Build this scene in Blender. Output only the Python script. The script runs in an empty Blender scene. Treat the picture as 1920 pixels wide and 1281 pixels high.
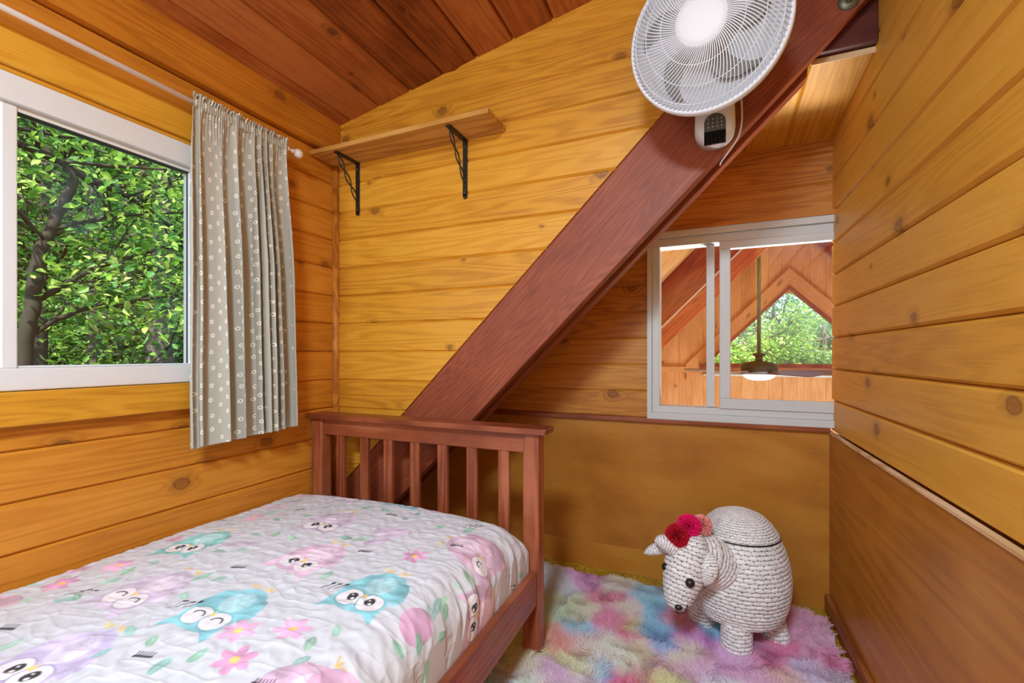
import bpy, bmesh, math, random
import numpy as np
from mathutils import Vector, Matrix
random.seed(7)
RNG = np.random.default_rng(7)
S = bpy.context.scene
COL = S.collection

# ------------------------------------------------------------------ camera, world, sun, exposure
F_PX, HY = 850.0, 666.0
TH = math.atan(368 / 850)
CAM = (1.6, -1.62, 1.055)
cd = bpy.data.cameras.new('camera'); cam = bpy.data.objects.new('camera', cd); COL.objects.link(cam)
cam.location = CAM; cam.rotation_euler = (math.pi / 2, 0, TH)
cd.sensor_width = 36; cd.lens = F_PX / 1920 * 36; cd.shift_y = (HY - 640.5) / 1920; cd.clip_start = .02; cd.clip_end = 300
S.camera = cam

w = bpy.data.worlds.new('sky'); S.world = w; w.use_nodes = True
nt = w.node_tree; sky = nt.nodes.new('ShaderNodeTexSky'); sky.sky_type = 'NISHITA'; sky.sun_disc = False
sky.sun_elevation = math.radians(52); sky.sun_rotation = math.radians(150); sky.dust_density = 1.5
nt.links.new(sky.outputs[0], nt.nodes['Background'].inputs[0]); nt.nodes['Background'].inputs[1].default_value = .36

def lamp(name, kind, loc, energy, color=(1, 1, 1), size=.3, rot=None, sy=None):
    l = bpy.data.lights.new(name, kind); l.energy = energy; l.color = color
    if kind == 'AREA':
        l.shape = 'RECTANGLE' if sy else 'DISK'; l.size = size
        if sy: l.size_y = sy
    elif kind == 'POINT': l.shadow_soft_size = size
    elif kind == 'SUN': l.angle = size
    o = bpy.data.objects.new(name, l); o.location = loc
    if rot is not None: o.rotation_euler = rot
    COL.objects.link(o); return o
def aim(d):  # rotation that points a lamp's -Z along d
    return Vector(d).to_track_quat('-Z', 'Y').to_euler()
lamp('sun', 'SUN', (5, -5, 12), 9.0, (1, .95, .84), .012, aim((-.30, .50, -.80)))
# the bedroom's ceiling lamp hangs behind the camera
lamp('ceiling_lamp_light', 'AREA', (1.42, -2.30, 2.285), 84, (.66, .85, 1), .42, aim((0, .12, -1)))
# added soft fill light at the wall behind the camera
lamp('rear_fill_light', 'AREA', (.52, -3.24, 1.30), 32, (.66, .85, 1), .80, aim((.12, 1, .08)), 1.35)
# great room: unseen up-facing light added for daylight, plus sun bounce off its floor
lamp('great_room_day_fill', 'AREA', (2.6, 2.6, -1.9), 200, (.80, .93, 1), 2.2, aim((-.05, -.35, 1)), 2.0)
bl_ = lamp('great_room_bounce', 'AREA', (2.3, 2.55, -1.9), 8, (1, .97, .92), .7, aim((-.50, -2.35, 3.88))); bl_.data.spread = math.radians(34)
S.view_settings.view_transform = 'Standard'; S.view_settings.look = 'None'
S.view_settings.exposure = 0.06; S.view_settings.gamma = 1; S.view_settings.use_curve_mapping = False
S.cycles.use_denoising = True
S.cycles.max_bounces = 10; S.cycles.diffuse_bounces = 5; S.cycles.transparent_max_bounces = 16
S.cycles.sample_clamp_indirect = 6

# pixel -> world helpers for laying things out
FW = (-math.sin(TH), math.cos(TH)); RT = (math.cos(TH), math.sin(TH))
def ray(x, y):
    u = (x - 960) / F_PX
    return (FW[0] + u * RT[0], FW[1] + u * RT[1], (HY - y) / F_PX)
def on(axis, val, x, y):
    a = ray(x, y); t = (val - CAM[axis]) / a[axis]
    return Vector([CAM[i] + t * a[i] for i in range(3)])
onX = lambda x, y, v: on(0, v, x, y)
onY = lambda x, y, v: on(1, v, x, y)
onZ = lambda x, y, v: on(2, v, x, y)

# ------------------------------------------------------------------ mesh + tagging helpers
def sr(r, g, b):
    f = lambda c: ((c / 255 + .055) / 1.055) ** 2.4 if c > 10 else c / 255 / 12.92
    return (f(r), f(g), f(b), 1)

class MB:
    """collects geometry; grain coordinates per vertex let boards carry their own grain"""
    def __init__(s): s.v = []; s.f = []; s.g = []; s.r = []; s.sm = []
    def add(s, vs, fs, gc=None, rnd=None, smooth=False):
        b = len(s.v); s.v += [tuple(p) for p in vs]; s.f += [tuple(i + b for i in f) for f in fs]
        s.sm += [smooth] * len(fs)
        s.g += [tuple(p) for p in (gc if gc is not None else vs)]
        s.r += [rnd if rnd is not None else 0.5] * len(vs)
    def box(s, x0, x1, y0, y1, z0, z1, along=0, seed=None):
        vs = [(x, y, z) for x in (x0, x1) for y in (y0, y1) for z in (z0, z1)]
        fs = [(0, 1, 3, 2), (4, 6, 7, 5), (0, 4, 5, 1), (2, 3, 7, 6), (0, 2, 6, 4), (1, 5, 7, 3)]
        o = [random.uniform(0, 40) for _ in range(3)]
        k = [(along + i) % 3 for i in range(3)]
        s.add(vs, fs, [(p[k[0]] + o[0], p[k[1]] + o[1], p[k[2]] + o[2]) for p in vs], random.random())
    def obox(s, M, lx, ly, lz, c=(0, 0, 0)):
        """oriented box, length along local x"""
        vs = [Vector((x * lx / 2 + c[0], y * ly / 2 + c[1], z * lz / 2 + c[2])) for x in (-1, 1) for y in (-1, 1) for z in (-1, 1)]
        fs = [(0, 1, 3, 2), (4, 6, 7, 5), (0, 4, 5, 1), (2, 3, 7, 6), (0, 2, 6, 4), (1, 5, 7, 3)]
        o = [random.uniform(0, 40) for _ in range(3)]
        s.add([M @ p for p in vs], fs, [(p[0] + o[0], p[2] + o[1], p[1] + o[2]) for p in vs], random.random())
    def plank(s, O, L, A, N, l0, l1, a0, a1, t=.02, g=.005, c=.006):
        """board with chamfered long edges; l0/l1 may be functions of the across coordinate"""
        f0 = l0 if callable(l0) else (lambda a: l0); f1 = l1 if callable(l1) else (lambda a: l1)
        O, L, A, N = map(Vector, (O, L, A, N))
        prof = [(a0, -t), (a0, -g), (a0 + c, 0), (a1 - c, 0), (a1, -g), (a1, -t)]
        o = [random.uniform(0, 40) for _ in range(3)]; vs = []; gc = []
        for fn in (f0, f1):
            for a, n in prof:
                l = fn(a); vs.append(O + L * l + A * a + N * n); gc.append((l + o[0], a - a0 + o[1], n + o[2]))
        fs = [(i, (i + 1) % 6, (i + 1) % 6 + 6, i + 6) for i in range(6)] + [(5, 4, 3, 2, 1, 0), (6, 7, 8, 9, 10, 11)]
        s.add(vs, fs, gc, random.random())
    def tube(s, pts, r, n=10, caps=True, smooth=True):
        pts = [Vector(p) for p in pts]; m = len(pts); rs = r if hasattr(r, '__len__') else [r] * m
        T = [(pts[min(i + 1, m - 1)] - pts[max(i - 1, 0)]).normalized() for i in range(m)]
        up = Vector((0, 0, 1)) if abs(T[0].z) < .9 else Vector((1, 0, 0))
        X = T[0].cross(up).normalized(); vs = []; gc = []; d = 0
        o = random.uniform(0, 30)
        for i in range(m):
            X = (X - T[i] * X.dot(T[i])).normalized(); Y = T[i].cross(X)
            if i: d += (pts[i] - pts[i - 1]).length
            for k in range(n):
                a = 2 * math.pi * k / n; vs.append(pts[i] + (X * math.cos(a) + Y * math.sin(a)) * rs[i])
                gc.append((d + o, rs[i] * math.cos(a), rs[i] * math.sin(a)))
        fs = [(i * n + k, i * n + (k + 1) % n, (i + 1) * n + (k + 1) % n, (i + 1) * n + k) for i in range(m - 1) for k in range(n)]
        if caps: fs += [tuple(range(n))[::-1], tuple((m - 1) * n + k for k in range(n))]
        s.add(vs, fs, gc, random.random(), smooth)
    def lathe(s, prof, n=32, M=None, smooth=True):
        """prof: (radius, height) pairs about local z"""
        M = M or Matrix.Identity(4); vs = []
        for r, z in prof:
            for k in range(n):
                a = 2 * math.pi * k / n; vs.append(M @ Vector((r * math.cos(a), r * math.sin(a), z)))
        m = len(prof)
        fs = [(i * n + k, i * n + (k + 1) % n, (i + 1) * n + (k + 1) % n, (i + 1) * n + k) for i in range(m - 1) for k in range(n)]
        if prof[0][0] > 1e-5: fs.append(tuple(range(n))[::-1])
        if prof[-1][0] > 1e-5: fs.append(tuple((m - 1) * n + k for k in range(n)))
        s.add(vs, fs, None, random.random(), smooth)
    def build(s, name, mat, parent=None, bevel=0, auto=True):
        me = bpy.data.meshes.new(name); me.from_pydata(s.v, [], s.f)
        a = me.attributes.new('gc', 'FLOAT_VECTOR', 'POINT'); a.data.foreach_set('vector', np.array(s.g, dtype=np.float32).ravel())
        a = me.attributes.new('rnd', 'FLOAT', 'POINT'); a.data.foreach_set('value', np.array(s.r, dtype=np.float32))
        me.polygons.foreach_set('use_smooth', s.sm)
        bm = bmesh.new(); bm.from_mesh(me); bmesh.ops.recalc_face_normals(bm, faces=bm.faces); bm.to_mesh(me); bm.free()
        me.materials.append(mat); me.update()
        o = bpy.data.objects.new(name, me); COL.objects.link(o)
        if parent: o.parent = parent; o.matrix_parent_inverse = pinv(parent)
        if bevel:
            b = o.modifiers.new('bevel', 'BEVEL'); b.width = bevel; b.segments = 2; b.limit_method = 'ANGLE'; b.angle_limit = .6
        return o
def pinv(p):
    M = Matrix.Identity(4); q = p
    while q: M = q.matrix_basis @ (M if q is p else q.matrix_parent_inverse.inverted() @ M) if False else M; q = None
    # parents here are Empties without rotation or scale, or meshes at the origin
    loc = Vector((0, 0, 0)); q = p
    while q is not None:
        loc += Vector(q.location); 
        if q.parent is not None: loc += q.matrix_parent_inverse.translation
        q = q.parent
    return Matrix.Translation(-loc)
def empty(name, loc=(0, 0, 0), parent=None):
    o = bpy.data.objects.new(name, None); o.location = loc; o.empty_display_size = .1; COL.objects.link(o)
    if parent: o.parent = parent; o.matrix_parent_inverse = pinv(parent)
    return o
def tag(o, label=None, cat=None, group=None, kind=None):
    if label: o['label'] = label
    if cat: o['category'] = cat
    if group: o['group'] = group
    if kind: o['kind'] = kind
    return o
def npmesh(name, V, Fq, mat, parent=None, attrs=(), smooth=True):
    """fast mesh from numpy arrays; Fq (n,3) or (n,4)"""
    me = bpy.data.meshes.new(name); n, k = Fq.shape
    me.vertices.add(len(V)); me.vertices.foreach_set('co', V.astype(np.float32).ravel())
    me.loops.add(n * k); me.loops.foreach_set('vertex_index', Fq.astype(np.int32).ravel())
    me.polygons.add(n); me.polygons.foreach_set('loop_start', np.arange(0, n * k, k, dtype=np.int32))
    me.polygons.foreach_set('use_smooth', np.full(n, smooth))
    for nm, ty, arr in attrs:
        a = me.attributes.new(nm, ty, 'POINT')
        key = {'FLOAT': 'value', 'FLOAT_VECTOR': 'vector', 'FLOAT_COLOR': 'color'}[ty]
        a.data.foreach_set(key, arr.astype(np.float32).ravel())
    me.materials.append(mat); me.update(calc_edges=True); me.validate()
    o = bpy.data.objects.new(name, me); COL.objects.link(o)
    if parent: o.parent = parent; o.matrix_parent_inverse = pinv(parent)
    return o
def gridfaces(nu, nv, wrap=False):
    """vertex index = j*nu + i"""
    i = np.arange(nu if wrap else nu - 1); j = np.arange(nv - 1); I, J = np.meshgrid(i, j); I = I.ravel(); J = J.ravel(); I2 = (I + 1) % nu
    return np.stack([J * nu + I, J * nu + I2, (J + 1) * nu + I2, (J + 1) * nu + I], 1)
def vnoise(x, y, seed=0):
    """smooth value noise, numpy"""
    r = np.random.default_rng(seed).random((256, 256)); xi = np.floor(x).astype(int); yi = np.floor(y).astype(int)
    fx = x - xi; fy = y - yi; fx = fx * fx * (3 - 2 * fx); fy = fy * fy * (3 - 2 * fy)
    a = r[xi & 255, yi & 255]; b = r[(xi + 1) & 255, yi & 255]; c = r[xi & 255, (yi + 1) & 255]; d = r[(xi + 1) & 255, (yi + 1) & 255]
    return (a * (1 - fx) + b * fx) * (1 - fy) + (c * (1 - fx) + d * fx) * fy

# ------------------------------------------------------------------ materials
def newmat(name):
    m = bpy.data.materials.new(name); m.use_nodes = True; nt = m.node_tree
    return m, nt, nt.nodes['Principled BSDF']
class NG:
    def __init__(s, nt): s.nt = nt
    def n(s, t, **k):
        x = s.nt.nodes.new(t)
        for a, b in k.items(): setattr(x, a, b)
        return x
    def l(s, a, b): s.nt.links.new(a, b)
    def math(s, op, a, b=None, c=None, clamp=False):
        x = s.n('ShaderNodeMath', operation=op, use_clamp=clamp)
        for i, v in enumerate((a, b, c)):
            if v is None: continue
            if isinstance(v, (int, float)): x.inputs[i].default_value = v
            else: s.l(v, x.inputs[i])
        return x.outputs[0]
    def vmul(s, a, v, op='MULTIPLY'):
        x = s.n('ShaderNodeVectorMath', operation=op); s.l(a, x.inputs[0])
        if isinstance(v, tuple): x.inputs[1].default_value = v
        else: s.l(v, x.inputs[1])
        return x.outputs[0]
    def mix(s, f, a, b, mode='MIX'):
        x = s.n('ShaderNodeMix', data_type='RGBA', blend_type=mode)
        for i, v in ((0, f), (6, a), (7, b)):
            if isinstance(v, (int, float)): x.inputs[i].default_value = v
            elif isinstance(v, tuple): x.inputs[i].default_value = v
            else: s.l(v, x.inputs[i])
        return x.outputs[2]
    def noise(s, v, scale=1, detail=3, rough=.55, dist=0):
        x = s.n('ShaderNodeTexNoise'); s.l(v, x.inputs['Vector']); x.inputs['Scale'].default_value = scale
        x.inputs['Detail'].default_value = detail; x.inputs['Roughness'].default_value = rough; x.inputs['Distortion'].default_value = dist
        return x.outputs[0]
    def ramp(s, f, stops):
        x = s.n('ShaderNodeValToRGB'); s.l(f, x.inputs[0]); e = x.color_ramp.elements
        while len(e) < len(stops): e.new(.5)
        for i, (p, c) in enumerate(stops): e[i].position = p; e[i].color = c if isinstance(c, tuple) else (c, c, c, 1)
        return x.outputs[0]
    def smooth(s, f, a, b, lo=0., hi=1.):
        x = s.n('ShaderNodeMapRange', interpolation_type='SMOOTHSTEP'); s.l(f, x.inputs[0])
        for i, v in enumerate((a, b, lo, hi)): x.inputs[i + 1].default_value = v
        return x.outputs[0]
    def attr(s, name): return s.n('ShaderNodeAttribute', attribute_name=name)

def wood(name, dark, mid, light, knot=.5, grain=.5, rough=.45, var=.25, ring=11., bump=.15, coat=0., blotch=.35, fine=.25, kdark=(.15, .045, .010, 1)):
    m, nt, P = newmat(name); g = NG(nt)
    gc = g.attr('gc').outputs['Vector']; rnd = g.attr('rnd').outputs['Fac']
    # knots
    vv = g.n('ShaderNodeTexVoronoi', feature='F1', voronoi_dimensions='2D'); kw = g.n('ShaderNodeTexNoise'); g.l(g.vmul(gc, (38., 60., 0.)), kw.inputs['Vector']); kw.inputs['Scale'].default_value = 1; kw.inputs['Detail'].default_value = 2
    g.l(g.vmul(g.vmul(gc, (3.9, 5.4, 0.)), g.vmul(kw.outputs['Color'], (.055, .055, 0.)), 'ADD'), vv.inputs['Vector']); vv.inputs['Scale'].default_value = 1
    vv.inputs['Randomness'].default_value = .9
    sep = g.n('ShaderNodeSeparateColor'); g.l(vv.outputs['Color'], sep.inputs[0])
    sel = g.math('GREATER_THAN', sep.outputs[0], 1 - knot)
    kd = g.math('DIVIDE', vv.outputs['Distance'], g.math('ADD', g.math('MULTIPLY', sep.outputs[1], .75), .28))
    halo = g.math('MULTIPLY', g.smooth(kd, .0, .30, 1., 0.), sel)
    core = g.math('MULTIPLY', g.smooth(kd, .035, .085, 1., 0.), sel)
    rim = g.math('MULTIPLY', g.math('MULTIPLY', g.smooth(kd, .05, .085), g.smooth(kd, .085, .12, 1., 0.)), sel)
    # cathedral grain: contour lines of a stretched noise, bent round the knots
    base = g.noise(g.vmul(gc, (.65, 9., 2.)), 1, 2, .5)
    base = g.math('ADD', base, g.math('MULTIPLY', halo, .12))
    wob = g.noise(g.vmul(gc, (6., 40., 8.)), 1, 2, .5)
    cont = g.math('FRACT', g.math('ADD', g.math('MULTIPLY', base, ring), g.math('MULTIPLY', wob, .25)))
    line = g.smooth(g.math('ABSOLUTE', g.math('SUBTRACT', cont, .5)), .06, .40)
    fib = g.noise(g.vmul(gc, (5., 260., 260.)), 1, 2, .6)
    blot = g.noise(g.vmul(gc, (3.2, 5., 3.)), 1, 4, .65)
    tone = g.math('ADD', g.math('MULTIPLY', line, grain), g.math('MULTIPLY', g.math('SUBTRACT', fib, .5), fine * 2))
    tone = g.math('ADD', tone, g.math('MULTIPLY', g.math('SUBTRACT', blot, .5), blotch * 2.2))
    tone = g.math('ADD', tone, g.math('MULTIPLY', g.math('SUBTRACT', rnd, .5), var * 2))
    tone = g.math('ADD', tone, .5 - grain * .5, clamp=True)
    c = g.ramp(tone, [(0., dark), (.5, mid), (1., light)])
    c = g.mix(g.math('MULTIPLY', halo, .42), c, kdark)
    c = g.mix(g.math('MULTIPLY', core, .42), c, kdark)
    c = g.mix(g.math('MULTIPLY', rim, .62), c, kdark)
    g.l(c, P.inputs['Base Color']); P.inputs['Roughness'].default_value = rough
    P.inputs['Specular IOR Level'].default_value = .35
    if coat: P.inputs['Coat Weight'].default_value = coat; P.inputs['Coat Roughness'].default_value = .25
    b = g.n('ShaderNodeBump'); b.inputs['Strength'].default_value = bump; b.inputs['Distance'].default_value = .002
    g.l(g.math('ADD', g.math('MULTIPLY', fib, .6), g.math('MULTIPLY', line, .4)), b.inputs['Height']); g.l(b.outputs[0], P.inputs['Normal'])
    return m
def plain(name, c, rough=.5, metal=0, noise=.0, nscale=40, coat=0, bump=0, spec=.5):
    m, nt, P = newmat(name); g = NG(nt)
    tc = g.n('ShaderNodeTexCoord').outputs['Object']; nz = g.noise(tc, nscale, 4, .6)
    k = 1 - noise; c2 = (c[0] * k, c[1] * k, c[2] * k, 1)
    g.l(g.mix(nz, c2, tuple(c)), P.inputs['Base Color'])
    P.inputs['Roughness'].default_value = rough; P.inputs['Metallic'].default_value = metal; P.inputs['Coat Weight'].default_value = coat
    P.inputs['Specular IOR Level'].default_value = spec
    if bump:
        b = g.n('ShaderNodeBump'); b.inputs['Strength'].default_value = bump; b.inputs['Distance'].default_value = .003
        g.l(nz, b.inputs['Height']); g.l(b.outputs[0], P.inputs['Normal'])
    return m

M_PINE = wood('pine_boards', sr(170, 106, 26), sr(212, 148, 40), sr(230, 172, 60), knot=.40, var=.12, ring=15, coat=.08, grain=.24, blotch=.25)
M_PINE_L = wood('pine_boards_window_wall', sr(160, 92, 24), sr(204, 132, 40), sr(224, 156, 58), knot=.36, var=.14, ring=15, grain=.20, blotch=.25)
M_PINE_R = wood('pine_boards_right_front', sr(176, 116, 34), sr(214, 154, 54), sr(228, 172, 72), knot=.30, var=.12, ring=12, grain=.15, blotch=.25)  # right and front wall boards, a slightly paler pine
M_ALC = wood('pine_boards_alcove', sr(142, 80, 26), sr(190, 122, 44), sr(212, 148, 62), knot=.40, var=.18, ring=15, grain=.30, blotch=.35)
M_CASE = wood('window_casing_pine', sr(170, 108, 26), sr(212, 150, 42), sr(228, 172, 60), knot=.12, var=.1, ring=18, grain=.2, blotch=.3)
M_CEIL = wood('ceiling_boards', sr(112, 52, 22), sr(160, 86, 40), sr(190, 116, 60), knot=.34, var=.36, ring=12, blotch=.55, rough=.4, grain=.24, kdark=(.05, .014, .006, 1))
M_BEAM = wood('red_stained_fir', sr(112, 50, 30), sr(142, 70, 42), sr(166, 94, 60), knot=.14, var=.05, ring=34, fine=.4, grain=.25, rough=.5, kdark=(.05, .015, .012, 1))
M_PLY = wood('stained_plywood', sr(140, 82, 24), sr(180, 116, 38), sr(198, 138, 52), knot=.0, var=.06, ring=6, grain=.22, blotch=.45, rough=.42, coat=.15)
M_BED = wood('cherry_stained_bed', sr(106, 48, 28), sr(146, 76, 46), sr(176, 104, 70), knot=.0, var=.16, ring=9, grain=.35, rough=.35, coat=.3, blotch=.55)
M_TRIM = wood('trim_wood', sr(140, 76, 26), sr(186, 114, 38), sr(210, 140, 56), knot=.05, var=.2, ring=12)
M_BASE = wood('baseboard_wood', sr(112, 56, 22), sr(150, 82, 34), sr(170, 100, 46), knot=.03, var=.1, ring=10)
M_SHELF = wood('shelf_pine', sr(150, 102, 48), sr(192, 138, 66), sr(212, 162, 88), knot=.08, var=.1, ring=12)
M_EDGE = wood('raw_board_edge', sr(160, 110, 70), sr(200, 160, 110), sr(225, 190, 150), knot=.0, var=.2, ring=20, rough=.7)
M_GABLE = wood('great_room_boards', sr(190, 112, 64), sr(220, 148, 92), sr(236, 172, 118), knot=.34, var=.12, ring=12, grain=.2)
M_RAFT2 = wood('great_room_rafter_wood', sr(126, 50, 34), sr(160, 72, 50), sr(182, 94, 68), knot=.2, var=.1, ring=12)
M_RAFT3 = wood('orange_rafter_wood', sr(176, 84, 52), sr(206, 108, 70), sr(222, 130, 92), knot=.2, var=.1, ring=12)
M_ROOF2 = wood('great_room_roof_boards', sr(196, 120, 60), sr(230, 158, 90), sr(244, 184, 124), knot=.2, var=.2, ring=8)
M_VINYL = plain('white_vinyl', sr(224, 224, 224), .4, noise=.03)
M_VINYL2 = plain('grey_vinyl', sr(206, 208, 206), .4, noise=.03)
M_WHITE = plain('white_plastic', sr(226, 229, 236), .55, noise=.02)
M_RODW = plain('white_enamel', sr(238, 232, 232), .3, noise=.02)
M_BLACK = plain('black_iron', sr(32, 28, 28), .45, noise=.3)
M_GREYP = plain('grey_panel', sr(92, 96, 98), .3, noise=.05)
M_DARKP = plain('glossy_black_panel', sr(18, 16, 14), .08)
M_BRONZE = plain('dark_bronze', sr(48, 40, 38), .4, .6, noise=.2)
M_STEEL = plain('dull_zinc', sr(130, 124, 104), .45, .7, noise=.4, nscale=120)
M_SASHB = plain('black_gasket', sr(60, 60, 58), .5)

def glass_mat(name, tint=(.97, .99, .98, 1), refl=1.0):
    m, nt, P = newmat(name); g = NG(nt); nt.nodes.remove(P)
    lw = g.n('ShaderNodeLayerWeight'); lw.inputs[0].default_value = .5
    fr = g.math('ADD', g.math('MULTIPLY', g.math('POWER', lw.outputs['Facing'], 5.), .96), .035)
    t = g.n('ShaderNodeBsdfTransparent'); t.inputs[0].default_value = tint
    gl = g.n('ShaderNodeBsdfGlossy'); gl.inputs['Roughness'].default_value = .02
    mx = g.n('ShaderNodeMixShader'); g.l(g.math('MULTIPLY', fr, refl), mx.inputs[0]); g.l(t.outputs[0], mx.inputs[1]); g.l(gl.outputs[0], mx.inputs[2])
    g.l(mx.outputs[0], nt.nodes['Material Output'].inputs[0]); return m
M_GLASS = glass_mat('window_glass')
def translucent(name, c, t=.4, a=None, rough=.6):
    m, nt, P = newmat(name); g = NG(nt)
    cc = g.attr(a).outputs['Color'] if a else None
    P.inputs['Roughness'].default_value = rough
    tr = g.n('ShaderNodeBsdfTranslucent'); mx = g.n('ShaderNodeMixShader'); mx.inputs[0].default_value = t
    if a: g.l(cc, P.inputs['Base Color']); g.l(cc, tr.inputs[0])
    else: P.inputs['Base Color'].default_value = c; tr.inputs[0].default_value = c
    g.l(P.outputs[0], mx.inputs[1]); g.l(tr.outputs[0], mx.inputs[2]); g.l(mx.outputs[0], nt.nodes['Material Output'].inputs[0])
    return m
M_LEAF = translucent('leaf', None, .45, 'col', .45)
M_PILE = translucent('rug_pile', None, .45, 'col', .7)
M_POM = translucent('pompom_yarn', None, .2, 'col', .8)
M_BARK = plain('grey_bark', sr(112, 104, 92), .85, noise=.6, nscale=14, bump=.8)
M_BARKD = plain('dark_bark', sr(62, 56, 44), .85, noise=.5, nscale=18, bump=.8)
def attr_mat(name, rough=.7, bump=.15, scale=600, sheen=0):
    m, nt, P = newmat(name); g = NG(nt)
    g.l(g.attr('col').outputs['Color'], P.inputs['Base Color']); P.inputs['Roughness'].default_value = rough
    P.inputs['Sheen Weight'].default_value = sheen; P.inputs['Specular IOR Level'].default_value = .25
    nz = g.noise(g.n('ShaderNodeTexCoord').outputs['Object'], scale, 2)
    b = g.n('ShaderNodeBump'); b.inputs['Strength'].default_value = bump; b.inputs['Distance'].default_value = .001
    g.l(nz, b.inputs['Height']); g.l(b.outputs[0], P.inputs['Normal']); return m
M_QUILT = attr_mat('printed_quilt', .75, .2, 500, .1)
M_WEAVE = attr_mat('painted_rope_weave', .75, .5, 300)
def floor_mat():
    m, nt, P = newmat('gold_speckled_vinyl'); g = NG(nt)
    tc = g.n('ShaderNodeTexCoord').outputs['Object']
    v = g.n('ShaderNodeTexVoronoi', feature='DISTANCE_TO_EDGE'); g.l(tc, v.inputs[0]); v.inputs['Scale'].default_value = 130
    n1 = g.noise(tc, 60, 4, .7); n2 = g.noise(tc, 9, 2)
    c = g.ramp(g.math('ADD', n1, g.math('MULTIPLY', n2, .3)), [(.40, sr(70, 48, 8)), (.58, sr(168, 132, 18)), (.8, sr(214, 184, 50))])
    c = g.mix(g.smooth(v.outputs['Distance'], 0, .06, 1., 0.), c, sr(90, 50, 12))
    g.l(c, P.inputs['Base Color']); P.inputs['Roughness'].default_value = .35
    return m
M_FLOOR = floor_mat()
def curtain_mat():
    m, nt, P = newmat('grey_daisy_cotton'); g = NG(nt)
    fc = g.attr('fc').outputs['Vector']; s = g.n('ShaderNodeSeparateXYZ'); g.l(fc, s.inputs[0])
    px, py = .036, .052
    U = g.math('DIVIDE', s.outputs[0], px); row = g.math('DIVIDE', s.outputs[1], py)
    col = g.math('FLOOR', U); half = g.math('MULTIPLY', g.math('MODULO', col, 2.), .5)
    V = g.math('ADD', row, half); vi = g.math('FLOOR', V)
    cmb = g.n('ShaderNodeCombineXYZ'); g.l(col, cmb.inputs[0]); g.l(vi, cmb.inputs[1])
    wn = g.n('ShaderNodeTexWhiteNoise', noise_dimensions='2D'); g.l(cmb.outputs[0], wn.inputs[0])
    sc = g.n('ShaderNodeSeparateColor'); g.l(wn.outputs['Color'], sc.inputs[0])
    jx = g.math('MULTIPLY', g.math('SUBTRACT', sc.outputs[0], .5), .3); jy = g.math('MULTIPLY', g.math('SUBTRACT', sc.outputs[1], .5), .3)
    dx = g.math('MULTIPLY', g.math('SUBTRACT', g.math('SUBTRACT', g.math('FRACT', U), .5), jx), px)
    dy = g.math('MULTIPLY', g.math('SUBTRACT', g.math('SUBTRACT', g.math('FRACT', V), .5), jy), py)
    d = g.math('SQRT', g.math('ADD', g.math('MULTIPLY', dx, dx), g.math('MULTIPLY', dy, dy)))
    ang = g.math('ARCTAN2', dy, dx)
    pet = g.math('ADD', g.math('MULTIPLY', g.math('ABSOLUTE', g.math('COSINE', g.math('MULTIPLY', ang, 4.))), .0022), .0058)
    flower = g.math('LESS_THAN', d, pet); centre = g.math('LESS_THAN', d, .0021)
    nz = g.noise(g.vmul(fc, (900, 900, 1)), 1, 2); base = g.mix(nz, sr(182, 178, 164), sr(204, 200, 186))
    c = g.mix(flower, base, sr(252, 248, 236)); c = g.mix(centre, c, sr(110, 104, 76))
    g.l(c, P.inputs['Base Color']); P.inputs['Roughness'].default_value = .8; P.inputs['Sheen Weight'].default_value = .1
    tr = g.n('ShaderNodeBsdfTranslucent'); g.l(c, tr.inputs[0]); mx = g.n('ShaderNodeMixShader'); mx.inputs[0].default_value = .18
    g.l(P.outputs[0], mx.inputs[1]); g.l(tr.outputs[0], mx.inputs[2]); g.l(mx.outputs[0], nt.nodes['Material Output'].inputs[0])
    return m
M_CURT = curtain_mat()
m_, nt_, P_ = newmat('lamp_bowl'); P_.inputs['Base Color'].default_value = (1, 1, 1, 1)
P_.inputs['Emission Color'].default_value = (1, .95, .88, 1); P_.inputs['Emission Strength'].default_value = 2.5; M_GLOW = m_
M_GROUND = plain('forest_ground', sr(60, 66, 34), .9, noise=.6, nscale=3, bump=.5)

# ------------------------------------------------------------------ the room
X = (1, 0, 0); Y = (0, 1, 0); Z = (0, 0, 1); nX = (-1, 0, 0); nY = (0, -1, 0)
W, R, YB = 2.07, .62, -3.3
CZ = lambda x: 2.118 + .181 * x
def struct(o): return tag(o, kind='structure')

mb = MB(); mb.box(-.02, W + .02, YB, R + .02, -.06, 0); struct(mb.build('floor', M_FLOOR))
# left wall: boards along Y with the window opening
mb = MB(); SL = [.812 + .1292 * k for k in range(-7, 12)]; SL[0] = 0
WY0, WY1 = -1.98, -.57
zs = [0.0] + [z for z in SL if .02 < z < 1.98]
for a, b in zip(zs[:-1], zs[1:]):
    sp = [(YB, .0)]
    if a > .90 and b < 1.87: sp = [(YB, WY0), (WY1, .0)]
    for l0, l1 in sp: mb.plank((0, 0, 0), Y, Z, X, l0, l1, a + .0005, b - .0005, g=.007)
wl = struct(mb.build('wall_left', M_PINE_L))
mb = MB(); mb.plank((.03, 0, 0), Y, Z, X, YB, 0.0, 1.976, 2.135, t=.05, g=.006, c=.008)
struct(mb.build('trim_1', M_PINE_L))
# back wall left of the rafter
mb = MB(); zs = [0.0] + [.812 + .1292 * k for k in range(-6, 15)]
roofx = lambda z: z - .433
for a, b in zip(zs[:-1], zs[1:]):
    if b <= .433: continue
    mb.plank((0, 0, 0), X, Z, nY, 0.0, lambda q: min(max(roofx(q) + .012, 0.0), W), a, b, t=.009, g=.0075)
struct(mb.build('wall_back', M_PINE))
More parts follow.
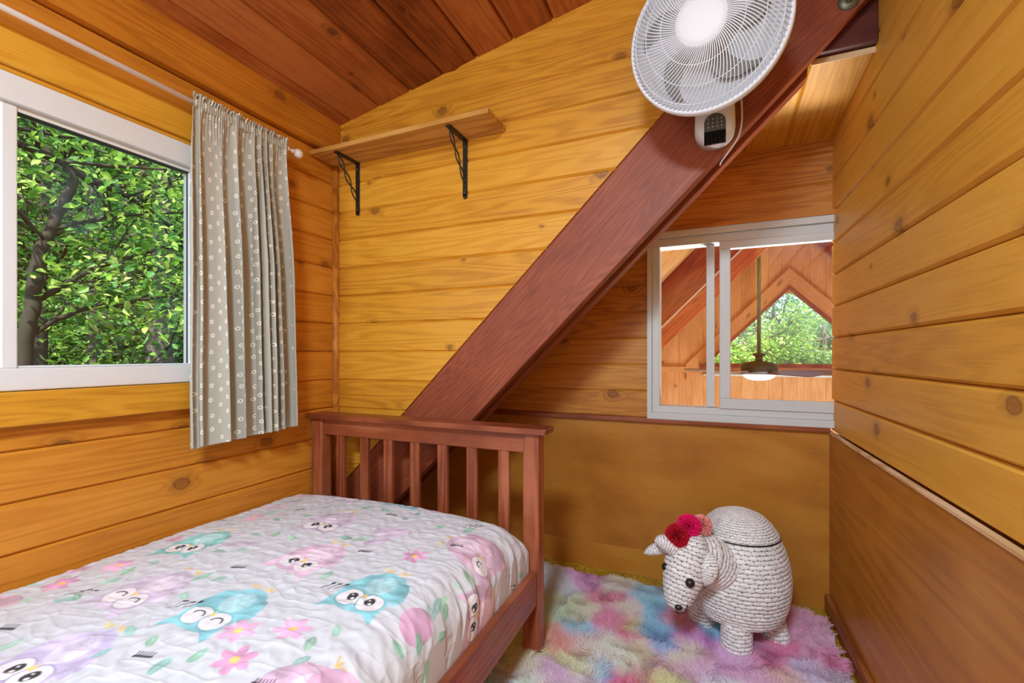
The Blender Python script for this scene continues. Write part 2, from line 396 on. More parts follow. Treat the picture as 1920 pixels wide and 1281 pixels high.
# right wall
mb = MB(); zs = [.738 + .1293 * k for k in range(0, 15)]
for a, b in zip(zs[:-1], zs[1:]): mb.plank((W, 0, 0), Y, Z, nX, YB, R + .01, a + .0007, b - .0007, g=.010, c=.008)
wr = struct(mb.build('wall_right', M_PINE_R))
mb = MB(); mb.box(W - .012, W + .02, YB, R, 0, .732, along=1); o = mb.build('plywood_panel', M_PLY, wr)
mb = MB(); mb.box(W - .016, W + .0, YB, R, .732, .7385, along=1); o = mb.build('panel_edge', M_EDGE, wr); tag(o, 'pale raw edge strip along the top of the plywood')
mb = MB(); mb.box(W - .030, W - .012, YB, R - .01, 0, .072, along=1); struct(mb.build('baseboard_right', M_BASE, bevel=.003))
# alcove wall behind the rafter
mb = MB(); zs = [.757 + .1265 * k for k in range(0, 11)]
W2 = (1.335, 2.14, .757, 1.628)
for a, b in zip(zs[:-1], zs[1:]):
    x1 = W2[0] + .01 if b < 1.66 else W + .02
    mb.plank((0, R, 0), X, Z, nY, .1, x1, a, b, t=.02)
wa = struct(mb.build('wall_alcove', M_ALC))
mb = MB(); mb.box(-.3, W, R - .004, R + .02, 0, .742); mb.build('plywood_panel', M_PLY, wa)
mb = MB(); mb.box(.8, W - .012, R - .009, R - .004, 0, .125); o = mb.build('plywood_strip', M_PLY, wa); tag(o, 'lower patched strip of the plywood')
mb = MB(); mb.box(.0, W - .012, R - .03, R + .03, .738, .758); struct(mb.build('trim_2', M_BED, bevel=.003))
# closure behind camera
mb = MB()
for k in range(18): mb.plank((0, YB, 0), X, Z, Y, -.02, W + .02, .13 * k, .13 * k + .13)
mb.box(-.3, W + .1, YB - .1, YB - .02, 0, 2.8); struct(mb.build('wall_front', M_PINE_R))
fill_fr = empty('fill_light_surround', (.52, YB, .6)); struct(fill_fr)  # added bars framing the unseen fill light
mb = MB()
for b_ in ((.06, .98, .56, .625), (.06, .98, 1.975, 2.04), (.06, .12, .625, 1.975), (.92, .98, .625, 1.975), (.12, .92, 1.28, 1.31)): mb.box(b_[0], b_[1], YB + .0, YB + .05, b_[2], b_[3])
mb.build('frame', M_VINYL, fill_fr)
# sloping ceiling boards
mb = MB(); cn = Vector((.181, 0, -1)).normalized(); ca = Vector((1, 0, .181)).normalized()
xs = [-.07, .09, .255, .42, .585, .745, .905, 1.068, 1.23, 1.395, 1.56, 1.725, 1.89, 2.10]
for a, b in zip(xs[:-1], xs[1:]): mb.plank((0, 0, 2.118), Y, ca, cn, YB, .02, a * 1.016 + .001, b * 1.016 - .001, t=.03, g=.009, c=.006)
struct(mb.build('ceiling', M_CEIL))
# roof skin closing the dormer and the alcove from daylight
mb = MB()
mb.add([(-.4, YB - .1, CZ(-.4) + .04), (2.3, YB - .1, CZ(2.3) + .04), (2.3, .02, CZ(2.3) + .04), (-.4, .02, CZ(-.4) + .04),
        (-.4, YB - .1, CZ(-.4) + .10), (2.3, YB - .1, CZ(2.3) + .10), (2.3, .02, CZ(2.3) + .10), (-.4, .02, CZ(-.4) + .10)],
       [(0, 1, 2, 3), (4, 5, 6, 7), (0, 1, 5, 4), (1, 2, 6, 5), (2, 3, 7, 6), (3, 0, 4, 7)])
mb.box(W + .03, W + .1, YB - .1, R + .02, -.1, 2.6)
mb.box(-.12, -.06, YB - .1, WY0, -.1, 2.2); mb.box(-.12, -.06, WY1, .5, -.1, 2.2); mb.box(-.12, -.06, WY0, WY1, -.1, .9); mb.box(-.12, -.06, WY0, WY1, 1.8, 2.2)
struct(mb.build('wall_outer', M_VINYL2))
# alcove soffit boards, running in depth
mb = MB()
for a, b in ((1.60, 1.745), (1.745, 1.90), (1.90, 2.075)):
    mb.plank((0, 0, 2.0), (0, 1, -.085), X, (0, 0, -1), .20 if a < 1.89 else .10, R + .02, a, b, t=.014, g=.006, c=.007)
struct(mb.build('ceiling_alcove', M_PINE))
mb = MB(); mb.box(1.905, W, .093, .099, 1.983, 2.0); struct(mb.build('trim_3', M_EDGE))
# corner moulding
mb = MB(); mb.lathe([(.017, 0), (.017, 1.925)], 16, Matrix.Translation((.006, -.006, 0))); struct(mb.build('trim_4', M_TRIM))

# ------------------------------------------------------------------ window 1 (left wall)
w1 = empty('window_1', (0, -1.27, .966)); struct(w1)
mb = MB(); cx = .022
mb.box(-.06, cx, WY0 - .02, WY1 - .005, 1.682, 1.752, along=1); mb.box(-.06, cx, WY0 - .02, WY1 - .005, .966, 1.022, along=1)
mb.box(-.06, cx, WY1 - .065, WY1 - .005, 1.022, 1.682, along=2); mb.box(-.06, cx, WY0 - .02, WY0 + .04, 1.022, 1.682, along=2)
mb.build('frame', M_VINYL, w1, bevel=.003)
mb = MB(); mb.box(-.028, .008, -1.098, -1.068, 1.022, 1.682, along=2)
mb.box(-.03, .004, -1.098, -.648, 1.668, 1.682, along=1); mb.box(-.03, .004, -1.098, -.648, 1.022, 1.028, along=1); mb.box(-.03, .004, -.655, -.633, 1.022, 1.682, along=2)
mb.build('sash', M_VINYL, w1, bevel=.003)
mb = MB(); mb.box(-.05, -.03, -1.135, -1.104, 1.022, 1.682, along=2); mb.build('meeting_stile', M_VINYL2, w1, bevel=.002)
mb = MB(); mb.box(-.016, -.012, -1.072, -.652, 1.026, 1.672); mb.build('pane', M_GLASS, w1)
mb = MB(); mb.box(-.044, -.040, WY0 + .04, -1.13, 1.022, 1.682); mb.build('pane', M_GLASS, w1)
mb = MB(); mb.box(-.02, .003, -1.072, -.652, 1.6665, 1.6685, along=1); mb.box(-.011, -.004, -.6565, -.655, 1.028, 1.668, along=2); mb.build('gasket', M_SASHB, w1)
mb = MB(); mb.box(-.01, .022, WY0 - .12, -.50, 1.752, 1.765, along=1); mb.box(-.01, .034, WY0 - .12, -.50, 1.765, 1.858, along=1)
mb.box(-.01, .034, WY0 - .12, -.50, .878, .964, along=1); mb.box(-.01, .028, WY0 - .12, WY0 - .02, .964, 1.752, along=2); mb.box(-.01, .028, WY1 - .005, -.50, .964, 1.752, along=2)
mb.build('casing', M_CASE, w1, bevel=.003)

# ------------------------------------------------------------------ window 2 (alcove, looks into the great room)
w2 = empty('window_2', (1.7, R, .767)); struct(w2)
yf = R - .03
def rect(mb, x0, x1, z0, z1, wl_, wr_, wb, wt, y0, y1):
    mb.box(x0, x1, y0, y1, z0, z0 + wb); mb.box(x0, x1, y0, y1, z1 - wt, z1)
    if wl_: mb.box(x0, x0 + wl_, y0, y1, z0 + wb, z1 - wt, along=2)
    if wr_: mb.box(x1 - wr_, x1, y0, y1, z0 + wb, z1 - wt, along=2)
mb = MB(); rect(mb, W2[0], W2[1], W2[2], W2[3], .022, .01, .030, .03, yf, R + .07); mb.build('frame', M_VINYL2, w2, bevel=.002)
mb = MB(); rect(mb, W2[0] + .022, W2[1] - .02, W2[2] + .030, W2[3] - .03, .034, .008, .030, .038, yf + .015, R + .07); mb.build('frame_track', M_VINYL2, w2, bevel=.002)
mb = MB(); mb.box(1.592, 1.626, yf + .045, R + .05, .819, 1.56, along=2); mb.build('sash', M_VINYL2, w2, bevel=.002)
mb = MB(); rect(mb, 1.646, 2.12, .817, 1.56, .044, .008, .045, .035, yf + .006, yf + .04); mb.build('sash', M_VINYL2, w2, bevel=.003)
mb = MB(); mb.box(1.39, 1.60, R + .035, R + .039, .815, 1.565); mb.build('pane', M_GLASS, w2)
mb = MB(); mb.box(1.62, 1.66, R + .035, R + .039, .815, 1.565); mb.build('pane', M_GLASS, w2)
mb = MB(); mb.box(1.68, 2.115, yf + .02, yf + .024, .86, 1.53); mb.build('pane', M_GLASS, w2)
mb = MB(); mb.box(W2[0] - .004, W + .01, yf - .004, R, W2[3], W2[3] + .02); struct(mb.build('trim_5', M_TRIM))

# ------------------------------------------------------------------ rafter, collar tie, bolt
def rafter_plank(mb, off_top, off_bot, x0, x1, y0, y1, sgn=1, c0=0):
    """parallelogram plank whose edges run z = x + off"""
    vs = []; gc = []; q = math.sqrt(.5); o = random.uniform(0, 30)
    for y in (y0, y1):
        for x, z in ((x0, x0 + off_bot), (x1, x1 + off_bot), (x1, x1 + off_top), (x0, x0 + off_top)):
            xx = x if sgn > 0 else c0 - x
            vs.append((xx, y, z)); gc.append(((x + z) * q + o, (z - x) * q + o, y))
    mb.add(vs, [(3, 2, 1, 0), (4, 5, 6, 7), (0, 1, 5, 4), (1, 2, 6, 5), (2, 3, 7, 6), (3, 0, 4, 7)], gc, random.random())
rb = empty('roof_beam', (.3, .03, .5)); tag(rb, 'large red-brown double-plank diagonal timber rising from behind the bed to the white fan', 'beam')
mb = MB(); rafter_plank(mb, .433, .073, .03, 2.36, .010, .058); o = mb.build('front_plank', M_BEAM, rb, bevel=.004)
mb = MB(); rafter_plank(mb, .433, .076, -.1, 1.90, .138, .195); o = mb.build('rear_plank', M_BEAM, rb, bevel=.004)
M_TIE = wood('dark_red_tie', sr(60, 22, 20), sr(84, 34, 30), sr(104, 50, 42), knot=.1, ring=20, grain=.3)
mb = MB(); mb.box(1.75, W, .066, .130, 2.002, 2.19); tag(mb.build('collar_tie', M_TIE, bevel=.003), 'short dark red horizontal timber between the diagonal beam and right wall', 'beam')
p = onY(1591, 2, .01)
M4 = Matrix.Translation(p) @ Matrix.Rotation(math.pi / 2, 4, 'X')
mb = MB(); mb.lathe([(0, .008), (.014, .008), (.026, .004), (.028, 0), (.028, -.002)], 24, M4)
bo = mb.build('washer_bolt', M_STEEL); tag(bo, 'round dull metal bolt washer on the diagonal beam near the ceiling', 'bolt')
mb = MB(); mb.lathe([(0, .016), (.009, .015), (.011, .012), (.011, .006)], 6, M4, smooth=False); mb.build('bolt_head', M_STEEL, bo)

# ------------------------------------------------------------------ shelf + brackets
def shelf():
    mb = MB(); z = 1.93; mb.box(.004, .872, -.155, -.004, z, z + .019)
    return tag(mb.build('wall_shelf', M_SHELF, bevel=.002), 'long narrow wooden wall shelf under the sloping ceiling beside the corner', 'shelf')
shelf()
def bracket(name, x):
    r = empty(name, (x, -.003, 1.69))
    mb = MB(); mb.box(x - .0095, x + .0095, -.0075, -.002, 1.70, 1.930, along=2)
    mb.lathe([(.0095, 0), (.0095, .0055)], 16, Matrix.Translation((x, -.002, 1.70)) @ Matrix.Rotation(math.pi / 2, 4, 'X'), smooth=False)
    mb.build('wall_plate', M_BLACK, r)
    mb = MB(); mb.box(x - .0095, x + .0095, -.140, -.002, 1.9235, 1.929, along=1)
    mb.build('shelf_plate', M_BLACK, r)
    mb = MB()
    for sg in (-1, 1):
        pts = []
        for i in range(49):
            t = i / 48; base = Vector((x, -.125 + .118 * t, 1.920 - .165 * t)); nn = Vector((0, .165, -.118)).normalized()
            nn = Vector((0, -.813, -.581)) 
            pts.append(base + nn * sg * .0125 * math.sin(3 * math.pi * t) + Vector((0, 0, .0)) )
        mb.tube(pts, .0028, 8)
    mb.build('scroll_brace', M_BLACK, r)
    for zz in (1.900, 1.715):
        mb = MB(); mb.lathe([(0, .003), (.003, .002), (.0035, 0)], 10, Matrix.Translation((x, -.0075, zz)) @ Matrix.Rotation(math.pi / 2, 4, 'X')); mb.build('screw', M_STEEL, r)
    return r
tag(bracket('shelf_bracket', .135), 'black scrolled iron shelf bracket nearest the room corner', 'bracket', 'shelf brackets')
tag(bracket('shelf_bracket', .693), "black scrolled iron shelf bracket near the shelf's free right end", 'bracket', 'shelf brackets')

# ------------------------------------------------------------------ curtain rod and curtain
rd = empty('curtain_rod', (.08, -.8, 1.87)); tag(rd, 'thin white curtain rod with round end knob above the window', 'curtain rod')
mb = MB(); mb.tube([(.08, -2.1, 1.876), (.08, -.330, 1.868)], .0075, 16); mb.build('pole', M_RODW, rd)
mb = MB(); Mf = Matrix.Translation((.08, -.338, 1.868)) @ Matrix.Rotation(-math.pi / 2, 4, 'X')
mb.lathe([(.0095, 0), (.0095, .006), (.006, .010), (.005, .022), (.0085, .026), (.0085, .031), (.006, .034), (.013, .039), (.0175, .048), (.0185, .056), (.0165, .065), (.010, .072), (0, .075)], 24, Mf)
mb.build('finial', M_RODW, rd)
mb = MB(); mb.box(.002, .008, -.395, -.375, 1.84, 1.88); mb.box(.006, .085, -.389, -.381, 1.856, 1.862); mb.build('rod_bracket', M_RODW, rd)

def curtain():
    nu, nv = 640, 420
    u = np.linspace(0, 1, nu); v = np.linspace(0, 1, nv); U, V = np.meshgrid(u, v)   # V 0 bottom..1 top
    d = 1 - V
    # folds: irregular phase across the cloth
    ph = 2 * np.pi * (8.2 * U + .55 * np.sin(2 * np.pi * U * 1.3 + .5) + .22 * np.sin(2 * np.pi * U * 2.9))
    ph = ph + .35 * np.sin(2.2 * d + 3 * U)
    amp = (.0035 + .0285 * np.clip(d * 2.2, 0, 1) ** .8) * (.55 + .75 * vnoise(U * 7 + 3, d * 1.2, 3))
    # the left part hangs flatter
    amp = amp * (.55 + .45 * np.clip((U - .12) / .25, 0, 1))
    yb0, yb1 = -.690, -.300; yt0, yt1 = -.695, -.342
    y = (yt0 + (yt1 - yt0) * U) * V + (yb0 + (yb1 - yb0) * U) * d
    y = y + .010 * np.cos(ph) * np.clip(d * 3, .2, 1) + .004 * (vnoise(U * 11, d * 5, 9) - .5)
    x = .078 + .012 * np.exp(-d / .06) + amp * np.sin(ph) + .010 * (vnoise(U * 3, d * 2.3 + 5, 4) - .5) * d
    x = np.maximum(x, .043)
    fine = .0035 * np.sin(2 * np.pi * 37 * U + 4 * vnoise(U * 9, U * 0, 5)) * np.exp(-(d / .075) ** 2)
    x = x + fine + .0016 * (vnoise(U * 60, d * 40, 6) - .5)
    ztop = 1.897; zbot = .752 + .018 * U + .004 * np.sin(ph)
    z = zbot * d + ztop * V
    ruff = np.clip((V - .984) / .016, 0, 1)
    x = x + ruff * .006 * np.sin(2 * np.pi * 46 * U + 3 * vnoise(U * 20, U * 0, 8)); z = z + ruff * .004 * np.sin(2 * np.pi * 31 * U)
    x = np.where(np.abs(V - .974) < .012, np.maximum(x, .0895 + .0012 * np.sin(2 * np.pi * 46 * U)), x)
    hem = np.clip((.03 - d) / .002, 0, 1) * 0
    P3 = np.stack([x, y, z], -1).reshape(-1, 3)
    fc = np.stack([U * .80, d * 1.14, np.zeros_like(U)], -1).reshape(-1, 3)
    o = npmesh('curtain', P3, gridfaces(nu, nv), M_CURT, None, [('fc', 'FLOAT_VECTOR', fc)])
    m = o.modifiers.new('thickness', 'SOLIDIFY'); m.thickness = .0012
    return tag(o, 'gathered grey cotton curtain with small white daisies beside the window', 'curtain')
curtain()

# ------------------------------------------------------------------ bed (footboard, rails) and quilt
YH = -.154
def bed():
    r = empty('bed_frame', (.55, -.15, 0)); tag(r, 'reddish-brown wooden slatted bed frame below the shelf and window', 'bed')
    for x0, x1 in ((.012, .072), (1.006, 1.066)):
        mb = MB(); mb.box(x0, x1, YH, YH + .055, 0, .782, along=2); mb.build('post', M_BED, r, bevel=.004)
    mb = MB(); mb.box(.004, 1.096, YH - .022, YH + .075, .782, .803); mb.build('top_cap', M_BED, r, bevel=.004)
    mb = MB(); mb.box(.072, 1.006, YH + .012, YH + .036, .712, .782); mb.build('top_rail', M_BED, r, bevel=.003)
    mb = MB(); mb.box(.072, 1.006, YH + .012, YH + .036, .20, .30); mb.build('bottom_rail', M_BED, r, bevel=.003)
    for c in (.160, .288, .4105, .5395, .6675, .7945, .925):
        mb = MB(); mb.box(c - .0215, c + .0215, YH + .016, YH + .032, .30, .713, along=2); mb.build('slat', M_BED, r, bevel=.002)
    mb = MB(); mb.box(1.035, 1.060, -2.12, YH, .195, .312, along=1); mb.build('side_rail', M_BED, r, bevel=.004)
    mb = MB(); mb.box(.012, .036, -2.12, YH, .195, .312, along=1); mb.build('side_rail', M_BED, r, bevel=.004)
    for x0, x1 in ((.012, .072), (1.006, 1.066)):
        mb = MB(); mb.box(x0, x1, -2.175, -2.12, 0, 1.05, along=2); mb.build('post', M_BED, r, bevel=.004)
    mb = MB(); mb.box(.072, 1.006, -2.16, -2.135, .3, 1.0); mb.build('headboard_panel', M_BED, r)
    for k in range(9):
        y = -2.0 + k * .22; mb = MB(); mb.box(.036, 1.035, y, y + .07, .20, .218); mb.build('bed_slat', M_TRIM, r)
    return r
bed()

def quilt():
    # cloth coordinates: s across from the wall edge (arc length), y along the bed
    ZT, XC, RC = .480, .925, .108
    def place(s, y):
        """arc-length profile: flat top, rounded shoulder, hanging side"""
        arc = RC * math.pi / 2 * .92
        x = np.where(s < XC, s, 0.); z = np.full_like(s, ZT); nx = np.zeros_like(s); nz = np.ones_like(s)
        a = np.clip((s - XC) / RC, 0, math.pi / 2 * .92)
        xs = XC + RC * np.sin(a); zs = ZT - RC * (1 - np.cos(a))
        ov = np.clip(s - XC - arc, 0, None); dx = math.cos(math.pi / 2 * .92); dz = -math.sin(math.pi / 2 * .92)
        xs = xs + ov * dx * .3; zs = zs + ov * dz
        m = s >= XC
        x = np.where(m, xs, x); z = np.where(m, zs, z); nx = np.where(m, np.sin(a), 0); nz = np.where(m, np.cos(a), 1)
        return x, z, nx, nz
    SMAX = 1.205
    s1 = np.linspace(.012, SMAX, 580); ys = np.concatenate([np.linspace(-2.1, -1.40, 60), np.linspace(-1.398, -.165, 640)])
    Sg, Yg = np.meshgrid(s1, ys); nu, nv = len(s1), len(ys)
    x, z, nx, nz = place(Sg, Yg)
    # crown of the mattress, sag to its end, rounded foot end
    e = np.clip((-.165 - Yg) / .11, 0, 1); foot = (1 - np.sqrt(np.clip(1 - (1 - e) ** 2, 0, 1)))
    z = z - foot * .10 * (nz > .02) * np.clip(nz, 0, 1)
    z = z + .022 * np.sin(np.pi * np.clip(Sg, 0, 1)) * nz + .010 * (vnoise(Sg * 3, Yg * 3, 11) - .5) * nz
    le = np.clip((Sg - .012) / .05, 0, 1); z = z - .035 * (1 - np.sqrt(np.clip(1 - (1 - le) ** 2, 0, 1)))
    # quilting ripples, puckers, and drapes on the side
    side = np.clip((Sg - .90) / .14, 0, 1)
    w1_ = vnoise(Sg * 26 + 4 * vnoise(Sg * 5, Yg * 5, 2), Yg * 11, 12) - .5
    w2_ = vnoise(Sg * 60 + Yg * 25, Yg * 45, 13) - .5; w3_ = vnoise(Sg * 9, Yg * 9, 15) - .5
    wav = np.sin(2 * np.pi * (Yg * 26 + .55 * np.sin(2 * np.pi * Sg * 8)) + 3 * vnoise(Sg * 4, Yg * 4, 19))
    drape = np.sin(2 * np.pi * (Yg * 13 + 1.3 * vnoise(Sg * 3, Yg * 6, 16) - .5 * Sg)) * (.35 + vnoise(Yg * 5, Sg * 2, 18))
    rid = 1 - np.abs(2 * vnoise(Yg * 30 + Sg * 7, Sg * 5 + Yg * 2, 21) - 1)
    cr1 = (1 - np.abs(2 * vnoise(Sg * 13 + Yg * 16 + 2 * w3_, Yg * 40 - Sg * 9, 61) - 1)) ** 5; cr2 = (1 - np.abs(2 * vnoise(Sg * 34 - Yg * 10, Yg * 17 + Sg * 12 + 2 * w3_, 62) - 1)) ** 5
    h = (.0012 * w1_ + .0012 * w2_ + .0040 * w3_ + .0017 * cr1 + .0014 * cr2 + .0006 * wav + .0022 * (vnoise(Sg * 22 + 3 * w3_, Yg * 75, 41) - .5)) * (1 - .3 * side) + side * (.0045 * drape + .006 * (rid - .5))
    h = h * np.clip((-.165 - Yg) / .02, .25, 1)
    x = x + nx * h; z = z + nz * h
    x = np.minimum(x, 1.0335)
    # tuck the lower hem in behind the rail
    hem = np.clip((Sg - (SMAX - .035)) / .035, 0, 1); x = x - hem * .004
    P3 = np.stack([x, Yg, z], -1)
    # ---- the print, painted in cloth coordinates
    C = np.empty(Sg.shape + (3,)); C[:] = sr(212, 214, 220)[:3]
    C *= (.975 + .03 * vnoise(Sg * 12, Yg * 12, 31))[..., None]
    def soft(mask, col, a=1.0, wash=.25, seed=40):
        col = np.array(sr(*col)[:3]); k = (a * mask)[..., None]
        tex = (1 + wash * (vnoise(Sg * 30, Yg * 30, seed) - .5) * 2)[..., None]
        C[:] = C * (1 - k) + np.clip(col * tex, 0, 1) * k
    def ss(d, wdt=.0018): return np.clip(.5 - d / wdt, 0, 1)
    def loc(cx, cy, ang):
        c, s_ = math.cos(ang), math.sin(ang); dx = Sg - cx; dy = Yg - cy
        return dx * c + dy * s_, -dx * s_ + dy * c
    def ell(cx, cy, rx, ry, ang=0, n=2.0):
        a, b = loc(cx, cy, ang); r = (np.abs(a / rx) ** n + np.abs(b / ry) ** n) ** (1 / n)
        return (r - 1) * min(rx, ry)
    def seg(p, q, wdt):
        p = np.array(p); q = np.array(q); dx = q - p; L2 = (dx ** 2).sum() + 1e-12
        t = np.clip(((Sg - p[0]) * dx[0] + (Yg - p[1]) * dx[1]) / L2, 0, 1)
        return np.hypot(Sg - p[0] - t * dx[0], Yg - p[1] - t * dx[1]) - wdt
    def tri(pts):
        d = None
        ar = (pts[1][0] - pts[0][0]) * (pts[2][1] - pts[0][1]) - (pts[1][1] - pts[0][1]) * (pts[2][0] - pts[0][0])
        for i in range(3):
            p, q = pts[i], pts[(i + 1) % 3]; ex, ey = q[0] - p[0], q[1] - p[1]; L = math.hypot(ex, ey)
            e = ((Sg - p[0]) * ey - (Yg - p[1]) * ex) / L * (1 if ar > 0 else -1)
            d = e if d is None else np.maximum(d, e)
        return d
    def cloth(px_, py_):
        q = onZ(px_, py_, ZT + .012)
        if q.x < XC - .01: return q.x, q.y
        q = onX(px_, py_, XC + RC * .8); return (XC + .085 + max(0, (ZT - .045 - q.z))), q.y
    INK = (38, 38, 44)
    def owl(e1, e2, col, closed=False, sc=1.0, face=(238, 232, 236), ring=None, belly=None, flip=1):
        a = np.array(cloth(*e1)); b = np.array(cloth(*e2)); m = (a + b) / 2; d = b - a; sp = float(np.hypot(*d)) * sc
        sp = min(max(sp, .038), .058)
        ax = d / np.hypot(*d); ang = math.atan2(ax[1], ax[0]); dn = np.array([-ax[1], ax[0]]) * flip   # towards the feet
        def w(u, v): return m + ax * u * sp + dn * v * sp
        bc = w(.1, .95)
        soft(ss(ell(*bc, sp * 1.02, sp * 1.35, ang, 2.3)), col, .92)
        soft(ss(ell(*w(0, .0), sp * 1.22, sp * .80, ang, 2.2)), col, .92)
        for sg in (-1, 1):   # ear tufts and wings
            soft(ss(tri([w(sg * .5, -.60), w(sg * 1.15, -.15), w(sg * 1.30, -1.12)])), col, .95)
            soft(ss(ell(*w(sg * 1.05 + .1, 1.05), sp * .30, sp * .80, ang + sg * .25 * flip)), col, .95, .4)
        bl = belly or tuple(int(c * .55 + 255 * .45) for c in col)
        soft(ss(ell(*w(.1, 1.25), sp * .62, sp * .72, ang)), bl, .85)
        for i in range(3):
            for j in (-1, 0, 1):
                c0 = w(.1 + j * .36 + (.18 if i % 2 else 0), 1.0 + i * .3); dd = np.abs(ell(*c0, sp * .2, sp * .2, ang)) - .0011
                soft(ss(dd) * (((Sg - c0[0]) * dn[0] + (Yg - c0[1]) * dn[1]) > 0), col, .8)
        for sg in (-1, 1):
            c0 = w(sg * .5, 0); rg = ring or tuple(int(c * .88) for c in col)
            soft(ss(ell(*c0, sp * .60, sp * .60, ang)), rg, .9); soft(ss(ell(*c0, sp * .53, sp * .53, ang)), face, .97, .04)
            if closed:
                dd = np.abs(ell(*w(sg * .5, .02), sp * .24, sp * .22, ang)) - .0013
                soft(ss(dd - .0006) * (((Sg - c0[0]) * dn[0] + (Yg - c0[1]) * dn[1]) > 0), INK, .95, 0)
            else:
                k = w(sg * .42, .08); soft(ss(ell(*k, sp * .21, sp * .25, ang)), INK, .97, 0)
                soft(ss(ell(*w(sg * .42 + .07, -.03), sp * .07, sp * .07, ang)), (250, 250, 250), 1, 0)
                soft(ss(ell(*w(sg * .42 - .06, .17), sp * .04, sp * .04, ang)), (250, 250, 250), 1, 0)
        soft(ss(tri([w(-.13, .2), w(.13, .2), w(0, .52)])), (246, 208, 110), .95)
        for sg in (-1, 1):
            c0 = w(sg * .4, 2.35)
            for t in (-.25, 0, .25): soft(ss(seg(c0, w(sg * .4 + t, 2.6), .0022)), (246, 208, 120), .9)
    LAV = (212, 196, 218); TEAL = (142, 208, 218); PNK = (236, 202, 226); MAU = (216, 180, 202)
    owl((583, 991), (620, 996), LAV); owl((647, 1117), (703, 1131), TEAL); owl((543, 1056), (578, 1067), PNK, ring=(225, 180, 215))
    owl((333, 1029), (361, 1033), (140, 204, 200)); owl((217, 1119), (253, 1138), LAV, True); owl((370, 1163), (403, 1174), TEAL, True)
    owl((637, 934), (667, 939), LAV, True); owl((748, 946), (779, 951), TEAL, True); owl((10, 1264), (62, 1290), (204, 192, 224))
    owl((905, 1000), (925, 1010), MAU, True); owl((876, 1150), (872, 1192), MAU)
    owl((120, 1030), (150, 1036), (232, 200, 220)); owl((460, 1275), (520, 1300), MAU)
    # big washes: bird and egg shapes
    for (p, rx, ry, an, c) in (((735, 1003), .062, .034, .25, LAV), ((707, 1018), .04, .022, 1.0, LAV), ((787, 1158), .040, .046, .1, (208, 158, 190)),
                               ((452, 1029), .058, .016, .5, LAV), ((520, 948), .06, .02, .4, (220, 196, 212)), ((640, 1262), .06, .05, .2, (214, 170, 198)),
                               ((930, 1045), .05, .05, .2, MAU), ((0, 1125), .05, .03, .2, (226, 190, 210))):
        q = cloth(*p); soft(ss(ell(*q, rx, ry, an)), c, .9, .35)
    # flowers
    for k, p in enumerate(((778, 1042), (475, 972), (549, 1181), (440, 1240), (447, 1189), (222, 1060), (115, 1092), (148, 1064), (571, 926), (820, 961), (800, 955), (330, 1010))):
        q = np.array(cloth(*p)); rr = .021 if k < 7 else .015
        for j in range(6):
            a = j * math.pi / 3 + .3 * k; c0 = q + rr * 1.05 * np.array([math.cos(a), math.sin(a)])
            soft(ss(ell(*c0, rr * .80, rr * .48, a)), (234, 178, 214) if k % 3 else (228, 160, 200), .92, .3)
        soft(ss(ell(*q, rr * .42, rr * .42)), (248, 206, 120), .95)
    # leaves, in pairs with a pale midrib
    rl = np.random.default_rng(5)
    LP = [(519, 980), (576, 973), (649, 1014), (678, 1015), (548, 1016), (518, 1010), (690, 958), (723, 964), (759, 978), (783, 968), (826, 991), (894, 965), (893, 975), (839, 1059),
          (814, 1077), (884, 1072), (613, 1082), (631, 1181), (582, 1203), (565, 1234), (966, 1087), (827, 1126), (833, 1162), (778, 1224), (814, 1208), (750, 1233), (783, 1275),
          (912, 1174), (878, 995), (867, 1016), (505, 963), (455, 1040), (410, 1042), (290, 1058), (240, 1072), (210, 1090), (60, 1090), (50, 1125), (120, 1128), (145, 1122), (380, 1090),
          (410, 1095), (245, 1195), (285, 1214), (15, 1220), (190, 1238), (300, 1258), (370, 1236), (540, 955), (610, 955), (480, 1010), (430, 985), (345, 1127)]
    for i, p in enumerate(LP):
        q = np.array(cloth(*p)); a = rl.uniform(0, math.pi); g_ = (150 + rl.integers(-10, 14), 200 + rl.integers(-10, 10), 178 + rl.integers(-12, 12))
        L_ = rl.uniform(.016, .026)
        soft(ss(ell(*q, L_, L_ * .5, a, 1.6)), tuple(int(c) for c in g_), .9, .35, 50 + i)
        dv = np.array([math.cos(a), math.sin(a)]) * L_; soft(ss(seg(q - dv, q + dv * .6, .0007)), (214, 232, 222), .7, 0)
    # little lashes and flower stems drawn in ink
    for p in ((315, 1150), (601, 1105), (120, 1118), (869, 990), (530, 940), (946, 1110)):
        q = np.array(cloth(*p))
        for j in range(3):
            o_ = q + np.array([.016 * j, .006 * j]); t = o_ + np.array([.012, .030]); soft(ss(seg(o_, t, .0014)), INK, .9, 0)
            soft(ss(ell(*t, .0062, .0036, .8)), INK, .95, 0)
    for p in ((265, 1243), (445, 1074), (10, 1185), (733, 973), (561, 958), (683, 1037), (855, 1022), (410, 974), (490, 1279)):
        q = np.array(cloth(*p))
        soft(ss(seg(q + [-.016, -.004], q + [.018, .006], .0032)), INK, .9, 0)
        for j in range(6): soft(ss(seg(q + [-.014 + .006 * j, -.003 + .002 * j], q + [-.018 + .006 * j, .008 + .002 * j], .0013)), INK, .9, 0)
    # seal the underside so the cloth has a body
    V = P3.reshape(-1, 3); Cc = np.concatenate([C, np.ones(C.shape[:2] + (1,))], -1).reshape(-1, 4)
    Fq = gridfaces(nu, nv)
    o = npmesh('quilt', V, Fq, M_QUILT, None, [('col', 'FLOAT_COLOR', Cc)])
    m = o.modifiers.new('thickness', 'SOLIDIFY'); m.thickness = .006; m.offset = -1
    tag(o, 'white wrinkled quilt printed with pastel owls, leaves and pink flowers', 'quilt')
